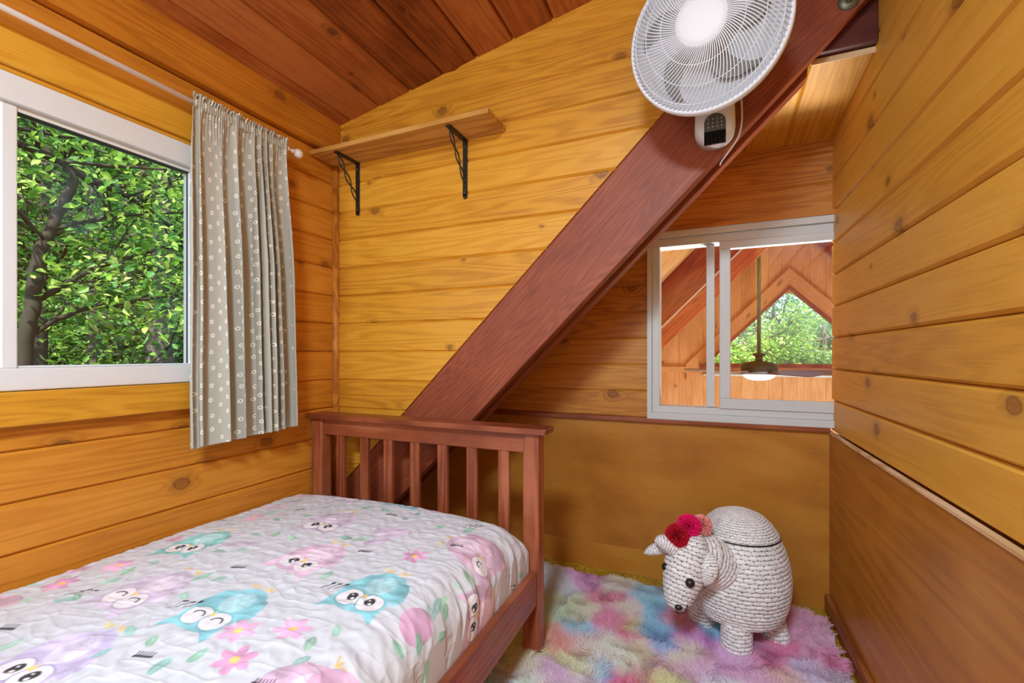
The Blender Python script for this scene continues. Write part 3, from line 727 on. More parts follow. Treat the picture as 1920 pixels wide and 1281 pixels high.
    mb = MB(); mb.box(.04, 1.0, -2.1, -.20, .222, .425); mo = mb.build('mattress', plain('mattress_ticking', sr(225, 222, 215), .8), bevel=.04)
    tag(mo, 'pale mattress lying on the bed frame under the owl quilt', 'mattress')
quilt()

# ------------------------------------------------------------------ rug
def rug():
    zf = .012
    back = [(.30, .50), (.812, .475)] + [tuple(onZ(a, b, .02))[:2] for a, b in ((1060, 1066), (1110, 1076), (1170, 1085), (1235, 1106), (1330, 1125), (1470, 1140), (1545, 1160))]
    bx = np.array([p[0] for p in back] + [2.03]); by = np.array([p[1] for p in back] + [.50])
    edge = lambda x: np.interp(x, bx, by)
    n = 60; xs = np.linspace(.30, 2.018, n); vs = []
    for x in xs: vs.append((x, float(edge(x)) - .015, 0.001))
    for x in xs: vs.append((x, -1.25, 0.001))
    vs += [(v[0], v[1], zf) for v in vs[:2 * n]]
    fs = [(i, i + 1, n + i + 1, n + i) for i in range(n - 1)] + [(2 * n + i, 2 * n + i + 1, 3 * n + i + 1, 3 * n + i) for i in range(n - 1)]
    fs += [(i, i + 1, 2 * n + i + 1, 2 * n + i) for i in range(n - 1)] + [(n + i, n + i + 1, 3 * n + i + 1, 3 * n + i) for i in range(n - 1)]
    fs += [(0, n, 3 * n, 2 * n), (n - 1, 2 * n - 1, 4 * n - 1, 3 * n - 1)]
    mb = MB(); mb.add(vs, fs); base = mb.build('rug', plain('rug_backing', sr(190, 160, 170), .9))
    tag(base, 'fluffy rainbow pastel shag rug covering the floor beside and under the bed', 'rug')
    # tie-dye colours at their places on the floor
    PAT = [((1045, 1090), (190, 196, 206)), ((1100, 1085), (226, 170, 198)), ((1160, 1095), (206, 200, 190)), ((1215, 1115), (160, 190, 205)), ((1050, 1140), (186, 198, 176)),
           ((1100, 1150), (200, 204, 184)), ((1150, 1120), (226, 146, 164)), ((1180, 1140), (226, 196, 186)), ((1145, 1160), (226, 130, 164)), ((1225, 1145), (140, 188, 208)),
           ((1090, 1180), (160, 190, 206)), ((1050, 1200), (222, 150, 138)), ((1100, 1210), (236, 190, 184)), ((1170, 1185), (216, 120, 160)), ((1180, 1175), (228, 206, 156)),
           ((1230, 1180), (130, 182, 206)), ((1245, 1205), (150, 176, 216)), ((1200, 1215), (226, 196, 176)), ((1150, 1220), (236, 212, 196)), ((1080, 1240), (232, 214, 176)),
           ((1130, 1250), (160, 190, 214)), ((1175, 1245), (186, 206, 190)), ((1050, 1265), (232, 176, 206)), ((1180, 1270), (222, 96, 140)), ((1240, 1250), (232, 180, 190)),
           ((1290, 1225), (230, 200, 180)), ((1320, 1250), (228, 170, 190)), ((1300, 1190), (196, 150, 190)), ((1270, 1165), (206, 150, 170)), ((1350, 1275), (206, 206, 216)),
           ((1345, 1175), (140, 186, 206)), ((1420, 1195), (206, 150, 176)), ((1440, 1235), (218, 140, 170)), ((1500, 1180), (214, 160, 180)), ((1540, 1200), (218, 170, 186)),
           ((1560, 1240), (212, 130, 166)), ((1530, 1235), (196, 176, 190)), ((1520, 1270), (190, 186, 204)), ((1580, 1275), (224, 200, 210)), ((1470, 1270), (220, 180, 170)),
           ((1410, 1265), (226, 170, 186)), ((1380, 1250), (206, 170, 196)), ((970, 1240), (206, 196, 176)), ((950, 1265), (196, 190, 186)), ((990, 1200), (216, 196, 150)),
           ((1310, 1150), (190, 160, 180)), ((1400, 1160), (206, 170, 186)), ((1480, 1215), (206, 110, 150)), ((1240, 1275), (236, 206, 160))]
    pc = np.array([tuple(onZ(a[0], a[1], .03))[:2] for a, _ in PAT]); cc = np.array([sr(*c)[:3] for _, c in PAT])
    er = np.random.default_rng(3); ex = np.stack([er.uniform(.3, 2.0, 60), er.uniform(-1.2, -.25, 60)], 1); pal = cc[er.integers(0, len(cc), 60)]
    pc = np.concatenate([pc, ex]); cc = np.concatenate([cc, pal])
    N = 230000; x = er.uniform(.30, 2.02, N); y = er.uniform(-1.2, .56, N)
    keep = (y < edge(x) - .005) & ~((y < -.55) & (er.random(N) < .6)); x = x[keep]; y = y[keep]; N = len(x)
    wx = x + .05 * (vnoise(x * 14, y * 14, 1) - .5); wy = y + .05 * (vnoise(x * 14 + 9, y * 14, 2) - .5)
    col = np.zeros((N, 3)); ws = np.zeros(N)
    for (a, b), c in zip(pc, cc):
        k = np.exp(-((wx - a) ** 2 + (wy - b) ** 2) / (2 * .034 ** 2)) + 1e-12; col += k[:, None] * c; ws += k
    col /= ws[:, None]; mean = col.mean(1, keepdims=True); col = np.clip(mean + (col - mean) * 1.12, .02, .95) * (er.uniform(.92, 1.18, (N, 1))); col = np.clip((col * .80 + .20 * np.array([.80, .74, .76])) * 1.5, 0, .96)
    # tufts lean together
    a1 = 2 * np.pi * (2.2 * vnoise(x * 9, y * 9, 7)); lean = .006 + .026 * vnoise(x * 16, y * 16, 8)
    cl = 2 * np.pi * vnoise(x * 60, y * 60, 9)
    dx = np.cos(a1) * lean + .007 * np.cos(cl) + er.normal(0, .004, N); dy = np.sin(a1) * lean + .007 * np.sin(cl) + er.normal(0, .004, N)
    hgt = er.uniform(.020, .036, N) * (.8 + .4 * vnoise(x * 20, y * 20, 10))
    pts = np.zeros((N, 4, 3), np.float32)
    for i, t in enumerate((0, .4, .75, 1.0)):
        pts[:, i, 0] = x + dx * t ** 1.6; pts[:, i, 1] = y + dy * t ** 1.6; pts[:, i, 2] = zf + hgt * (t - .25 * t * t)
    pts[:, :, 0] = np.minimum(pts[:, :, 0], 2.036)
    hc = bpy.data.hair_curves.new('pile'); hc.add_curves([4] * N)
    hc.attributes['position'].data.foreach_set('vector', pts.ravel())
    ra = hc.attributes.get('radius') or hc.attributes.new('radius', 'FLOAT', 'POINT')
    ra.data.foreach_set('value', np.tile(np.array([.0008, .0007, .0005, .0002], np.float32), N))
    ca_ = hc.attributes.new('col', 'FLOAT_COLOR', 'CURVE'); ca_.data.foreach_set('color', np.concatenate([col, np.ones((N, 1))], 1).astype(np.float32).ravel())
    hc.materials.append(M_PILE)
    o = bpy.data.objects.new('pile', hc); COL.objects.link(o); o.parent = base; tag(o, kind='stuff')
rug()

# ------------------------------------------------------------------ woven animal basket
def weave(u, v):
    """brick-offset plump rope stitches; returns height 0..1"""
    row = np.floor(v); fv = v - row; uu = u + .5 * (row % 2) + .12 * np.sin(row * 12.9) + .5 * (vnoise(u * .9 + 7, v * .8, 77) - .5); fv = np.clip(fv + .22 * (vnoise(u * 1.3, v * .5 + 3, 78) - .5), 0, 1); fu = uu - np.floor(uu)
    a = np.abs(2 * fu - 1); b = np.abs(2 * fv - 1)
    lens = b / (1.04 - .42 * a ** 3)
    return np.sqrt(np.clip(1 - lens ** 2, 0, 1)) * np.clip((1 - a) / .10, 0, 1) ** .5
def weave_col(h, u, v, seed=0):
    k = np.clip((h - .20) / .30, 0, 1)[..., None]
    tone = .86 + .14 * np.random.default_rng(seed).random((256, 256))[np.floor(u + .5 * (np.floor(v) % 2)).astype(int) & 255, np.floor(v).astype(int) & 255]
    wash = (.9 + .2 * (vnoise(u * 1.4, v * 2.2, 5) - .5))
    white = np.array(sr(246, 243, 240)[:3]); dk = np.array(sr(78, 68, 62)[:3])
    c = dk * (1 - k) + white * (tone * wash)[..., None] * k
    return np.concatenate([np.clip(c, 0, 1), np.ones(c.shape[:-1] + (1,))], -1)
def woven_lathe(name, prof, cen, nu, cu, rowh, parent, amp=.0035, seed=0, squash=(1, 1), res=None):
    p = np.array(prof); seg = np.hypot(np.diff(p[:, 0]), np.diff(p[:, 1])); L = np.concatenate([[0], np.cumsum(seg)])
    nv = int(L[-1] / rowh * 7) + 2; t = np.linspace(0, L[-1], nv)
    # smooth profile
    rr = np.interp(t, L, p[:, 0]); zz = np.interp(t, L, p[:, 1])
    for _ in range(int(nv * .05) * 2):
        rr[1:-1] = (rr[:-2] + rr[2:] + 2 * rr[1:-1]) / 4; zz[1:-1] = (zz[:-2] + zz[2:] + 2 * zz[1:-1]) / 4
    th = np.arange(nu) / nu * 2 * np.pi; TH_, T = np.meshgrid(th, t); Rr = np.repeat(rr[:, None], nu, 1); Zz = np.repeat(zz[:, None], nu, 1)
    dr = np.gradient(rr); dz = np.gradient(zz); nrm = np.hypot(dr, dz) + 1e-9; NR = (dz / nrm)[:, None]; NZ = (-dr / nrm)[:, None]
    u = TH_ / (2 * np.pi) * cu; v = T / rowh; h = weave(u, v) * amp * np.clip(Rr / .02, 0, 1)
    Rn = Rr + NR * h; x = cen[0] + Rn * np.cos(TH_) * squash[0]; y = cen[1] + Rn * np.sin(TH_) * squash[1]; z = cen[2] + Zz + NZ * h
    V = np.stack([x, y, z], -1).reshape(-1, 3); col = weave_col(weave(u, v), u, v, seed).reshape(-1, 4)
    return npmesh(name, V, gridfaces(nu, nv, True), M_WEAVE, parent, [('col', 'FLOAT_COLOR', col)])
def woven_sweep(name, pts, rad, cu, rowh, parent, amp=.003, nu=160, seed=0, flat=None):
    """closed woven surface along a curved axis; rad per point, flat = (axis, factor) squeezes the section"""
    P_ = np.array([tuple(p) for p in pts], float); rad = np.array(rad, float)
    seg = np.linalg.norm(np.diff(P_, axis=0), axis=1); L = np.concatenate([[0], np.cumsum(seg)]); arc = L[-1] + rad.max()
    nv = int(arc / rowh * 7) + 4; t = np.linspace(0, L[-1], nv)
    C_ = np.stack([np.interp(t, L, P_[:, k]) for k in range(3)], 1); rr = np.interp(t, L, rad)
    for _ in range(int(nv * .06)):
        C_[1:-1] = (C_[:-2] + C_[2:] + 2 * C_[1:-1]) / 4; rr[1:-1] = (rr[:-2] + rr[2:] + 2 * rr[1:-1]) / 4
    T = np.gradient(C_, axis=0); T /= np.linalg.norm(T, axis=1, keepdims=True)
    up = np.array([0.3, -1, 0.1]); A = up - T * (T @ up)[:, None]; A /= np.linalg.norm(A, axis=1, keepdims=True); B = np.cross(T, A)
    th = np.arange(nu) / nu * 2 * np.pi; u = (th / (2 * np.pi) * cu)[None, :].repeat(nv, 0)
    along = np.concatenate([[0], np.cumsum(np.hypot(np.linalg.norm(np.diff(C_, axis=0), axis=1), np.diff(rr)))])
    v = (along / rowh)[:, None].repeat(nu, 1); h = weave(u, v)
    R_ = rr[:, None] + h * amp * np.clip(rr[:, None] / .02, 0, 1); ca_, sa = np.cos(th)[None, :], np.sin(th)[None, :]
    fa, fb = flat or (1, 1)
    V = C_[:, None, :] + A[:, None, :] * (R_ * ca_ * fa)[..., None] + B[:, None, :] * (R_ * sa * fb)[..., None]
    return npmesh(name, V.reshape(-1, 3), gridfaces(nu, nv, True), M_WEAVE, parent, [('col', 'FLOAT_COLOR', weave_col(h, u, v, seed).reshape(-1, 4))])
def pompom(name, c, r, color, parent, n=2600, seed=0, label=None):
    g = np.random.default_rng(seed); d = g.normal(size=(n, 3)); d /= np.linalg.norm(d, axis=1, keepdims=True)
    L = r * g.uniform(.88, 1.07, n); s_ = np.cross(d, g.normal(size=(n, 3))); s_ /= np.linalg.norm(s_, axis=1, keepdims=True); wd = r * .045
    c = np.array(c); tip = c + d * L[:, None] + g.normal(0, r * .04, (n, 3)); a = c + d * (r * .5) + s_ * wd; b = c + d * (r * .5) - s_ * wd
    mid1 = c + d * (L * .9)[:, None] + s_ * wd * .9; mid2 = c + d * (L * .9)[:, None] - s_ * wd * .9
    V = np.stack([a, b, mid2, mid1, tip], 1).reshape(-1, 3); i = np.arange(n) * 5
    Fq = np.concatenate([np.stack([i, i + 1, i + 2], 1), np.stack([i, i + 2, i + 3], 1), np.stack([i + 3, i + 2, i + 4], 1)])
    base = np.array(sr(*color)[:3]); k = g.uniform(.75, 1.1, (n, 1, 1)) * np.array([.75, .75, 1.1, 1.1, 1.2])[None, :, None]
    col = np.clip(base[None, None, :] * k, 0, 1); col = np.concatenate([col, np.ones((n, 5, 1))], -1).reshape(-1, 4)
    o = npmesh(name, V, Fq, M_POM, parent, [('col', 'FLOAT_COLOR', col)], smooth=False)
    ico = bmesh.new(); bmesh.ops.create_icosphere(ico, subdivisions=2, radius=r * .6, matrix=Matrix.Translation(Vector(c)))
    me2 = bpy.data.meshes.new('pompom_core'); ico.to_mesh(me2); ico.free(); me2.materials.append(plain('pompom_core_' + name, sr(*[int(q * .95) for q in color]), .9))
    oc = bpy.data.objects.new('pompom_core', me2); COL.objects.link(oc); oc.parent = o; oc.matrix_parent_inverse = pinv(o)
    if label: tag(o, label)
    return o
def basket():
    c = (1.703, .255, 0.008); r = empty('animal_basket', c)
    tag(r, 'white woven animal-shaped storage basket with pompoms standing on the rug', 'basket')
    body = [(.0, .092), (.105, .092), (.138, .106), (.157, .150), (.166, .200), (.168, .245), (.162, .298), (.151, .342), (.137, .374), (.124, .396)]
    woven_lathe('body', body, c, 520, 38, .0145, r, .0040, 1)
    lid = [(.130, .390), (.133, .396), (.127, .405), (.109, .431), (.082, .456), (.045, .471), (.0, .477)]
    woven_lathe('lid', lid, c, 420, 44, .0095, r, .0025, 2)
    mb = MB(); n = 64; pts = [(c[0] + .1335 * math.cos(2 * math.pi * i / n), c[1] + .1335 * math.sin(2 * math.pi * i / n), c[2] + .394) for i in range(n + 1)]
    mb.tube(pts, .0028, 6, caps=False); o = mb.build('lid_seam', M_BLACK, r)
    for lx, ly, h in ((-.012, -.098, .125), (-.122, .045, .12), (.06, .08, .12)):
        woven_lathe('leg', [(.0, .0), (.046, .0), (.050, .006), (.049, .06), (.048, h)], (c[0] + lx, c[1] + ly, c[2]), 200, 12, .0135, r, .003, 3)
    woven_lathe('leg', [(.0, .0), (.052, .0), (.050, .008), (.036, .05), (.026, .10), (.022, .13)], (c[0] + .124, c[1] + .030, c[2]), 200, 12, .0135, r, .0025, 4)
    # neck and head
    woven_sweep('neck', [(1.665, .20, .27), (1.625, .150, .315), (1.582, .105, .350), (1.545, .075, .368)], [.085, .086, .078, .066], 22, .0145, r, .0035, 220, 5)
    woven_sweep('head', [(1.553, .075, .448), (1.552, .072, .440), (1.548, .066, .420), (1.541, .055, .385), (1.531, .040, .345), (1.520, .024, .300), (1.510, .008, .258), (1.503, -.004, .228), (1.498, -.012, .208), (1.4965, -.014, .202)],
                [.004, .027, .050, .063, .067, .063, .051, .040, .023, .003], 17, .0150, r, .0035, 260, 6)
    # ears
    def ear(a, b, r0, nm, lab=None, cu=8, bend=(0, 0, 0), flat=(1, .6)):
        a = Vector(a); b = Vector(b); pts = []; rad = []
        for i in range(9):
            t = i / 8; pts.append(a.lerp(b, t) + Vector(bend) * math.sin(math.pi * t)); rad.append(r0 * (math.sin(math.pi * min(1, .25 + .75 * t) * .98) ** .6) * (1 if i else .6))
        rad[-1] = .002; o = woven_sweep(nm, pts, rad, cu, .009, r, .0015, 70, 8, flat)
        if lab: tag(o, lab)
    ear((1.512, .030, .378), (1.430, .0, .418), .034, 'ear', None, 10, (0, 0, .012), (1, .85))
    ear((1.470, .065, .378), (1.390, .05, .348), .022, 'horn', None, 6, (0, 0, .004), (1, .9))
    ear((1.594, .030, .392), (1.590, .000, .298), .027, 'ear', None, 9, (.012, -.010, 0), (.34, 1))
    # face
    def ball(nm, p, rr, mat, sc=(1, 1, 1)):
        bm = bmesh.new(); bmesh.ops.create_uvsphere(bm, u_segments=20, v_segments=12, radius=rr, matrix=Matrix.Translation(p) @ Matrix.Diagonal((*sc, 1)))
        me = bpy.data.meshes.new(nm); bm.to_mesh(me); bm.free(); me.materials.append(mat)
        for q in me.polygons: q.use_smooth = True
        o = bpy.data.objects.new(nm, me); COL.objects.link(o); o.parent = r; o.matrix_parent_inverse = pinv(r); return o
    eyem = plain('eye_black', sr(34, 32, 32), .35, noise=.3, nscale=200)
    ball('eye', (1.5450, -.0330, .312), .0155, eyem); ball('eye', (1.4680, .012, .330), .0150, eyem)
    ball('nose', (1.511, -.048, .232), .0105, eyem, (1.15, .8, .85))
    mb = MB(); mb.tube([(1.500, -.041, .214), (1.514, -.047, .211), (1.527, -.043, .215), (1.535, -.035, .227), (1.537, -.031, .238)], .0022, 8); mb.build('mouth', M_BLACK, r)
    pompom('pompom', (1.503, .022, .438), .041, (206, 16, 48), r, 4200, 1, 'dark red pompom at the front')
    pompom('pompom', (1.538, .055, .466), .040, (250, 24, 120), r, 4200, 2, 'hot pink pompom in the middle')
    pompom('pompom', (1.578, .092, .462), .036, (250, 170, 160), r, 3600, 3, 'pale coral pompom at the back')
basket()

# ------------------------------------------------------------------ wall fan
def wall_fan():
    C_ = Vector((1.596, -.269, 1.938)); N_ = Vector((-.161, -.976, -.148)).normalized()
    r = empty('wall_fan', (1.62, .0, 1.75)); tag(r, 'white round wall-mounted fan hanging on the diagonal red beam', 'fan')
    Mf = Matrix.Translation(C_) @ N_.to_track_quat('Z', 'Y').to_matrix().to_4x4()   # local z = towards the viewer
    RR = .205
    # rim band
    mb = MB(); mb.lathe([(RR - .006, -.016), (RR + .001, -.017), (RR + .003, -.010), (RR + .003, .008), (RR - .003, .013), (RR - .008, .011), (RR - .007, -.004)], 96, Mf); mb.build('rim', M_WHITE, r)
    zf = lambda q: .075 * (1 - (max(q - .062, 0) / (RR - .062)) ** 2.3)
    zb = lambda q: -.105 * (1 - (max(q - .05, 0) / (RR - .05)) ** 3.0)
    mb = MB()
    n = 96
    for k in range(n):
        a0 = 2 * math.pi * k / n; pts = []
        for i in range(15):
            t = i / 14; q = .060 + (RR - .005 - .060) * t; a = a0 - .55 * (t - .5) * abs(1) * 1.0
            pts.append(Mf @ Vector((q * math.cos(a), q * math.sin(a), zf(q) + .008)))
        mb.tube(pts, .00155, 5, caps=False)
    for q in (.105, .150):
        mb.tube([Mf @ Vector((q * math.cos(a), q * math.sin(a), zf(q) + .0065)) for a in np.linspace(0, 2 * math.pi, 73)], .0012, 5, caps=False)
    mb.tube([Mf @ Vector(((RR - .018) * math.cos(a), (RR - .018) * math.sin(a), zf(RR - .018) + .008)) for a in np.linspace(0, 2 * math.pi, 73)], .0014, 5, caps=False)
    mb.build('front_grille', M_WHITE, r)
    mb = MB()
    for k in range(84):
        a0 = 2 * math.pi * k / 84; pts = []
        for i in range(10):
            t = i / 9; q = .055 + (RR - .005 - .055) * t; a = a0 + .28 * t
            pts.append(Mf @ Vector((q * math.cos(a), q * math.sin(a), zb(q) * 1.0 - .008)))
        mb.tube(pts, .0011, 5, caps=False)
    for q in (.10, .145, .180): mb.tube([Mf @ Vector((q * math.cos(a), q * math.sin(a), zb(q) - .008)) for a in np.linspace(0, 2 * math.pi, 73)], .0013, 5, caps=False)
    mb.build('rear_grille', M_WHITE, r)
    mb = MB(); mb.lathe([(.064, .070), (.066, .078), (.063, .0835), (.050, .087), (.025, .089), (0, .090)], 64, Mf); mb.build('badge_disc', M_WHITE, r)
    # blades
    m, nt, P = newmat('grey_translucent_plastic'); P.inputs['Base Color'].default_value = sr(142, 144, 142); P.inputs['Roughness'].default_value = .3; P.inputs['Alpha'].default_value = .88
    for k in range(5):
        a0 = 2 * math.pi * k / 5 + .45; nu, nv = 14, 12; vs = []
        for j in range(nv):
            q = .030 + (.172 - .030) * j / (nv - 1); half = .30 + .52 * math.sin(math.pi * min(1, .15 + .75 * j / (nv - 1))); 
            if j > nv - 4: half *= (1, .96, .86, .6)[j - nv + 4] if j - nv + 4 < 4 else .6
            for i in range(nu):
                s_ = i / (nu - 1) * 2 - 1; a = a0 + s_ * half + .25 * (q / .17)
                vs.append(Mf @ Vector((q * math.cos(a), q * math.sin(a), -.012 - .022 * s_ * (1 - .3 * q / .17) + .006 * s_ * s_)))
        fs = [(j * nu + i, j * nu + i + 1, (j + 1) * nu + i + 1, (j + 1) * nu + i) for j in range(nv - 1) for i in range(nu - 1)]
        mb = MB(); mb.add(vs, fs, smooth=True); o = mb.build('blade', m, r); sm = o.modifiers.new('t', 'SOLIDIFY'); sm.thickness = .0022
    mb = MB(); mb.lathe([(0, .018), (.022, .016), (.030, .006), (.032, -.045)], 32, Mf); mb.build('hub', M_GREYP, r)
    mb = MB(); mb.lathe([(.052, -.100), (.064, -.112), (.066, -.150), (.060, -.185), (.040, -.200), (0, -.204)], 40, Mf); mb.build('motor_housing', M_WHITE, r)
    # neck to the base column
    mb = MB(); mb.tube([Vector((1.620, -.055, 1.93)), Vector((1.625, -.085, 1.90)), Vector((1.622, -.05, 1.86))], [.026, .030, .034], 20); mb.build('neck', M_WHITE, r)
    # base: rounded column
    bx, bw = 1.619, .060; vs = []; n = 20
    out = []
    for i in range(n + 1): a = math.pi + math.pi * i / n; out.append((bx + bw * math.cos(a), 1.782 + .056 * math.sin(a)))
    for i in range(n + 1): a = math.pi * i / n; out.append((bx + bw * .92 * math.cos(a), 1.93 + .045 * math.sin(a)))
    mb = MB(); m_ = len(out); cxm, czm = bx, 1.84
    lays = [(0.012, 1.0), (-.030, 1.0), (-.052, .96), (-.062, .86), (-.066, .70)]
    for y, k in lays: vs += [(cxm + (x - cxm) * k, y, czm + (z - czm) * (1 - (1 - k) * .5)) for x, z in out]
    fs = [(l * m_ + i, l * m_ + (i + 1) % m_, (l + 1) * m_ + (i + 1) % m_, (l + 1) * m_ + i) for l in range(len(lays) - 1) for i in range(m_)]
    fs += [tuple((len(lays) - 1) * m_ + i for i in range(m_)), tuple(range(m_))]
    mb.add(vs, fs, smooth=True); o = mb.build('base', M_WHITE, r)
    # control panel: arched grey field over a glossy black window
    px0, px1, zt, zm, zb_ = 1.588, 1.650, 1.812, 1.757, 1.716
    yy = -.0672
    pv = [(px0, zm), (px1, zm)] + [((px0 + px1) / 2 + (px1 - px0) / 2 * math.cos(a), zt - .0285 + .0285 * math.sin(a)) for a in np.linspace(0, math.pi, 15)]
    mb = MB(); k = len(pv); mb.add([(x, yy, z) for x, z in pv] + [(x, yy + .006, z) for x, z in pv], [tuple(range(k)), tuple(range(k, 2 * k))] + [(i, (i + 1) % k, k + (i + 1) % k, k + i) for i in range(k)])
    pn = mb.build('control_panel', M_GREYP, r)
    mb = MB(); mb.box(px0, px1, yy - .001, yy + .006, zb_, zm); o = mb.build('display', M_DARKP, r, bevel=.001)
    icon = plain('panel_print', sr(214, 220, 220), .5); mb = MB()
    for rz in range(3):
        for cxi in range(4):
            x = px0 + .011 + cxi * .0128; z = 1.795 - rz * .0125
            if rz < 2: mb.box(x, x + .0012, yy - .0006, yy, z - .0035, z + .003); mb.box(x - .0015, x + .003, yy - .0006, yy, z - .001, z)
            else: mb.box(x - .002, x + .0045, yy - .0006, yy, z + .001, z + .002); mb.box(x - .001, x + .0035, yy - .0006, yy, z - .002, z - .001)
    mb.build('icon_print', icon, pn)
    # cord
    pc = [(1.668, -.020, 1.93), (1.692, -.018, 1.90), (1.697, -.010, 1.86), (1.698, -.008, 1.80), (1.690, -.006, 1.755), (1.672, -.004, 1.725), (1.652, .004, 1.702), (1.640, .06, 1.706), (1.636, .075, 1.70)]
    pts = []
    for i in range(len(pc) - 1):
        p0, p1, p2, p3 = (Vector(pc[max(0, min(len(pc) - 1, i + q))]) for q in (-1, 0, 1, 2))
        for t in np.linspace(0, 1, 7)[:-1]: pts.append(.5 * ((2 * p1) + (p2 - p0) * t + (2 * p0 - 5 * p1 + 4 * p2 - p3) * t * t + (3 * p1 - p0 - 3 * p2 + p3) * t ** 3))
    mb = MB(); mb.tube(pts, .0028, 8); mb.build('power_cord', M_WHITE, r)
wall_fan()

# ------------------------------------------------------------------ lamps behind the camera
lm = empty('ceiling_lamp', (1.42, -2.30, 2.32)); tag(lm, 'round flush white ceiling lamp behind the camera', 'lamp')
mb = MB(); mb.lathe([(.24, .04), (.24, .0), (.225, -.012), (.218, -.012), (.218, .03)], 40, Matrix.Translation((1.42, -2.30, 2.318))); mb.build('lamp_ring', M_WHITE, lm)

# ------------------------------------------------------------------ great room beyond window 2
GY = 4.4
RX, RZ = 2.45, 2.883
mb = MB()
for k in range(14):
    a, b = .15 + k * .32, .15 + (k + 1) * .32
    q = math.sqrt(.5)
    mb.plank((RX, 0, RZ), (-q, 0, -q), Y, (q, 0, -q), 0, 5.5, a, b, t=.03)
struct(mb.build('roof_slope', M_ROOF2))
mb = MB()
for k in range(14):
    a, b = .15 + k * .32, .15 + (k + 1) * .32
    mb.plank((RX, 0, RZ), (q, 0, -q), Y, (-q, 0, -q), 0, 2.2, a, b, t=.03)
struct(mb.build('roof_slope', M_ROOF2))
# gable of vertical boards with the triangular window
mb = MB(); AP = (2.45, 1.83); SILL = .955
for k in range(-14, 34):
    a, b = .14 * k, .14 * (k + 1)
    if b <= 1.58 or a >= 3.32:
        mb.plank((0, GY, 0), Z, X, nY, -2.6, lambda x: min(x + .45, 5.35 - x), a, b, g=.005)
    else:
        mb.plank((0, GY, 0), Z, X, nY, -2.6, SILL, a, b, g=.005)
        if b > 1.58: mb.plank((0, GY, 0), Z, X, nY, lambda x: max(SILL, AP[1] - abs(x - AP[0])), lambda x: min(x + .45, 5.35 - x), a, b, g=.005)
struct(mb.build('wall_gable', M_GABLE))
w3 = empty('window_3', (2.45, GY, SILL)); struct(w3)
q = math.sqrt(.5)
def chevron(mb, out, inn, y0, y1, L):
    vs = []; gc = []
    for y in (y0, y1):
        for x, dz in ((-L, out), (0, out), (L, out), (L, inn), (0, inn), (-L, inn)): vs.append((AP[0] + x, y, AP[1] + dz - abs(x))); gc.append((x * 1.4 + 9, dz, y))
    mb.add(vs, [(0, 1, 4, 5), (1, 2, 3, 4), (6, 7, 10, 11), (7, 8, 9, 10), (0, 1, 7, 6), (1, 2, 8, 7), (2, 3, 9, 8), (3, 4, 10, 9), (4, 5, 11, 10), (5, 0, 6, 11)], gc, .45)
mb = MB(); chevron(mb, .215, .0, GY - .028, GY + .0, 1.1); mb.build('casing', M_GABLE, w3)
mb = MB(); chevron(mb, .02, -.025, GY - .034, GY + .04, .95); mb.build('frame', M_RAFT2, w3)
mb = MB(); mb.box(1.5, 3.4, GY - .05, GY + .02, SILL - .045, SILL); mb.build('sill', M_RAFT2, w3)
mb = MB(); mb.add([(1.55, GY + .02, SILL), (3.35, GY + .02, SILL), (AP[0], GY + .02, AP[1] + .02), (1.55, GY + .024, SILL), (3.35, GY + .024, SILL), (AP[0], GY + .024, AP[1] + .02)], [(0, 1, 2), (3, 4, 5), (0, 1, 4, 3), (1, 2, 5, 4), (2, 0, 3, 5)]); mb.build('pane', M_GLASS, w3)
mb = MB(); mb.box(-1.5, 4.6, GY - .03, GY - .0, .84, .91); struct(mb.build('trim_6', M_GABLE))
mb = MB(); mb.box(1.55, 4.6, GY - .26, GY - .0, .815, .835); struct(mb.build('trim_7', M_VINYL))
# rafters
for nm, yy, w_ in (('a', 2.42, .36), ('b', GY - .12, .36)):
    lab = 'red-brown diagonal rafter seen through the left pane of the inner window' if nm == 'a' else 'orange-red rafter against the far gable wall of the great room'
    rr_ = empty('roof_rafter', (1, yy, 1)); tag(rr_, lab, 'beam')
    lo_ = .055 if nm == 'a' else .085
    mb = MB(); rafter_plank(mb, .445, lo_, -1.5, 2.44, yy, yy + .04); mb.build('front_plank', M_RAFT2, rr_)
    if nm == 'a':
        mb = MB(); rafter_plank(mb, .062, .046, -1.5, 2.3, yy - .006, yy + .03); tag(mb.build('edge_strip', M_RODW, rr_), 'thin white strip along the rafter')
        mb = MB(); rafter_plank(mb, .046, -.13, -1.5, 2.2, yy + .01, yy + .05); mb.build('lower_plank', M_RAFT3, rr_)
    mb = MB(); rafter_plank(mb, .445, .085, -1.5, 2.44, yy + .07, yy + .11); mb.build('rear_plank', M_RAFT2 if nm == 'a' else M_GABLE, rr_)
    mb = MB(); rafter_plank(mb, .445, .085, 2.46 - .0, -1.0, yy, yy + .04) if False else None
    # right-hand leg of the A
    q0 = 2 * RX
    mb = MB(); vs = []; gc = []
    for y in (yy, yy + .1):
        for x, z in ((RX, RX + .085), (RX, RX + .445), (RX + 1.6, RX - 1.6 + .445), (RX + 1.6, RX - 1.6 + .085)): vs.append((x, y, z)); gc.append(((x - z) * .7, (x + z) * .7, y))
    mb.add(vs, [(0, 1, 2, 3), (4, 5, 6, 7), (0, 1, 5, 4), (1, 2, 6, 5), (2, 3, 7, 6), (3, 0, 4, 7)], gc, .4); mb.build('opposite_leg', M_RAFT2, rr_)
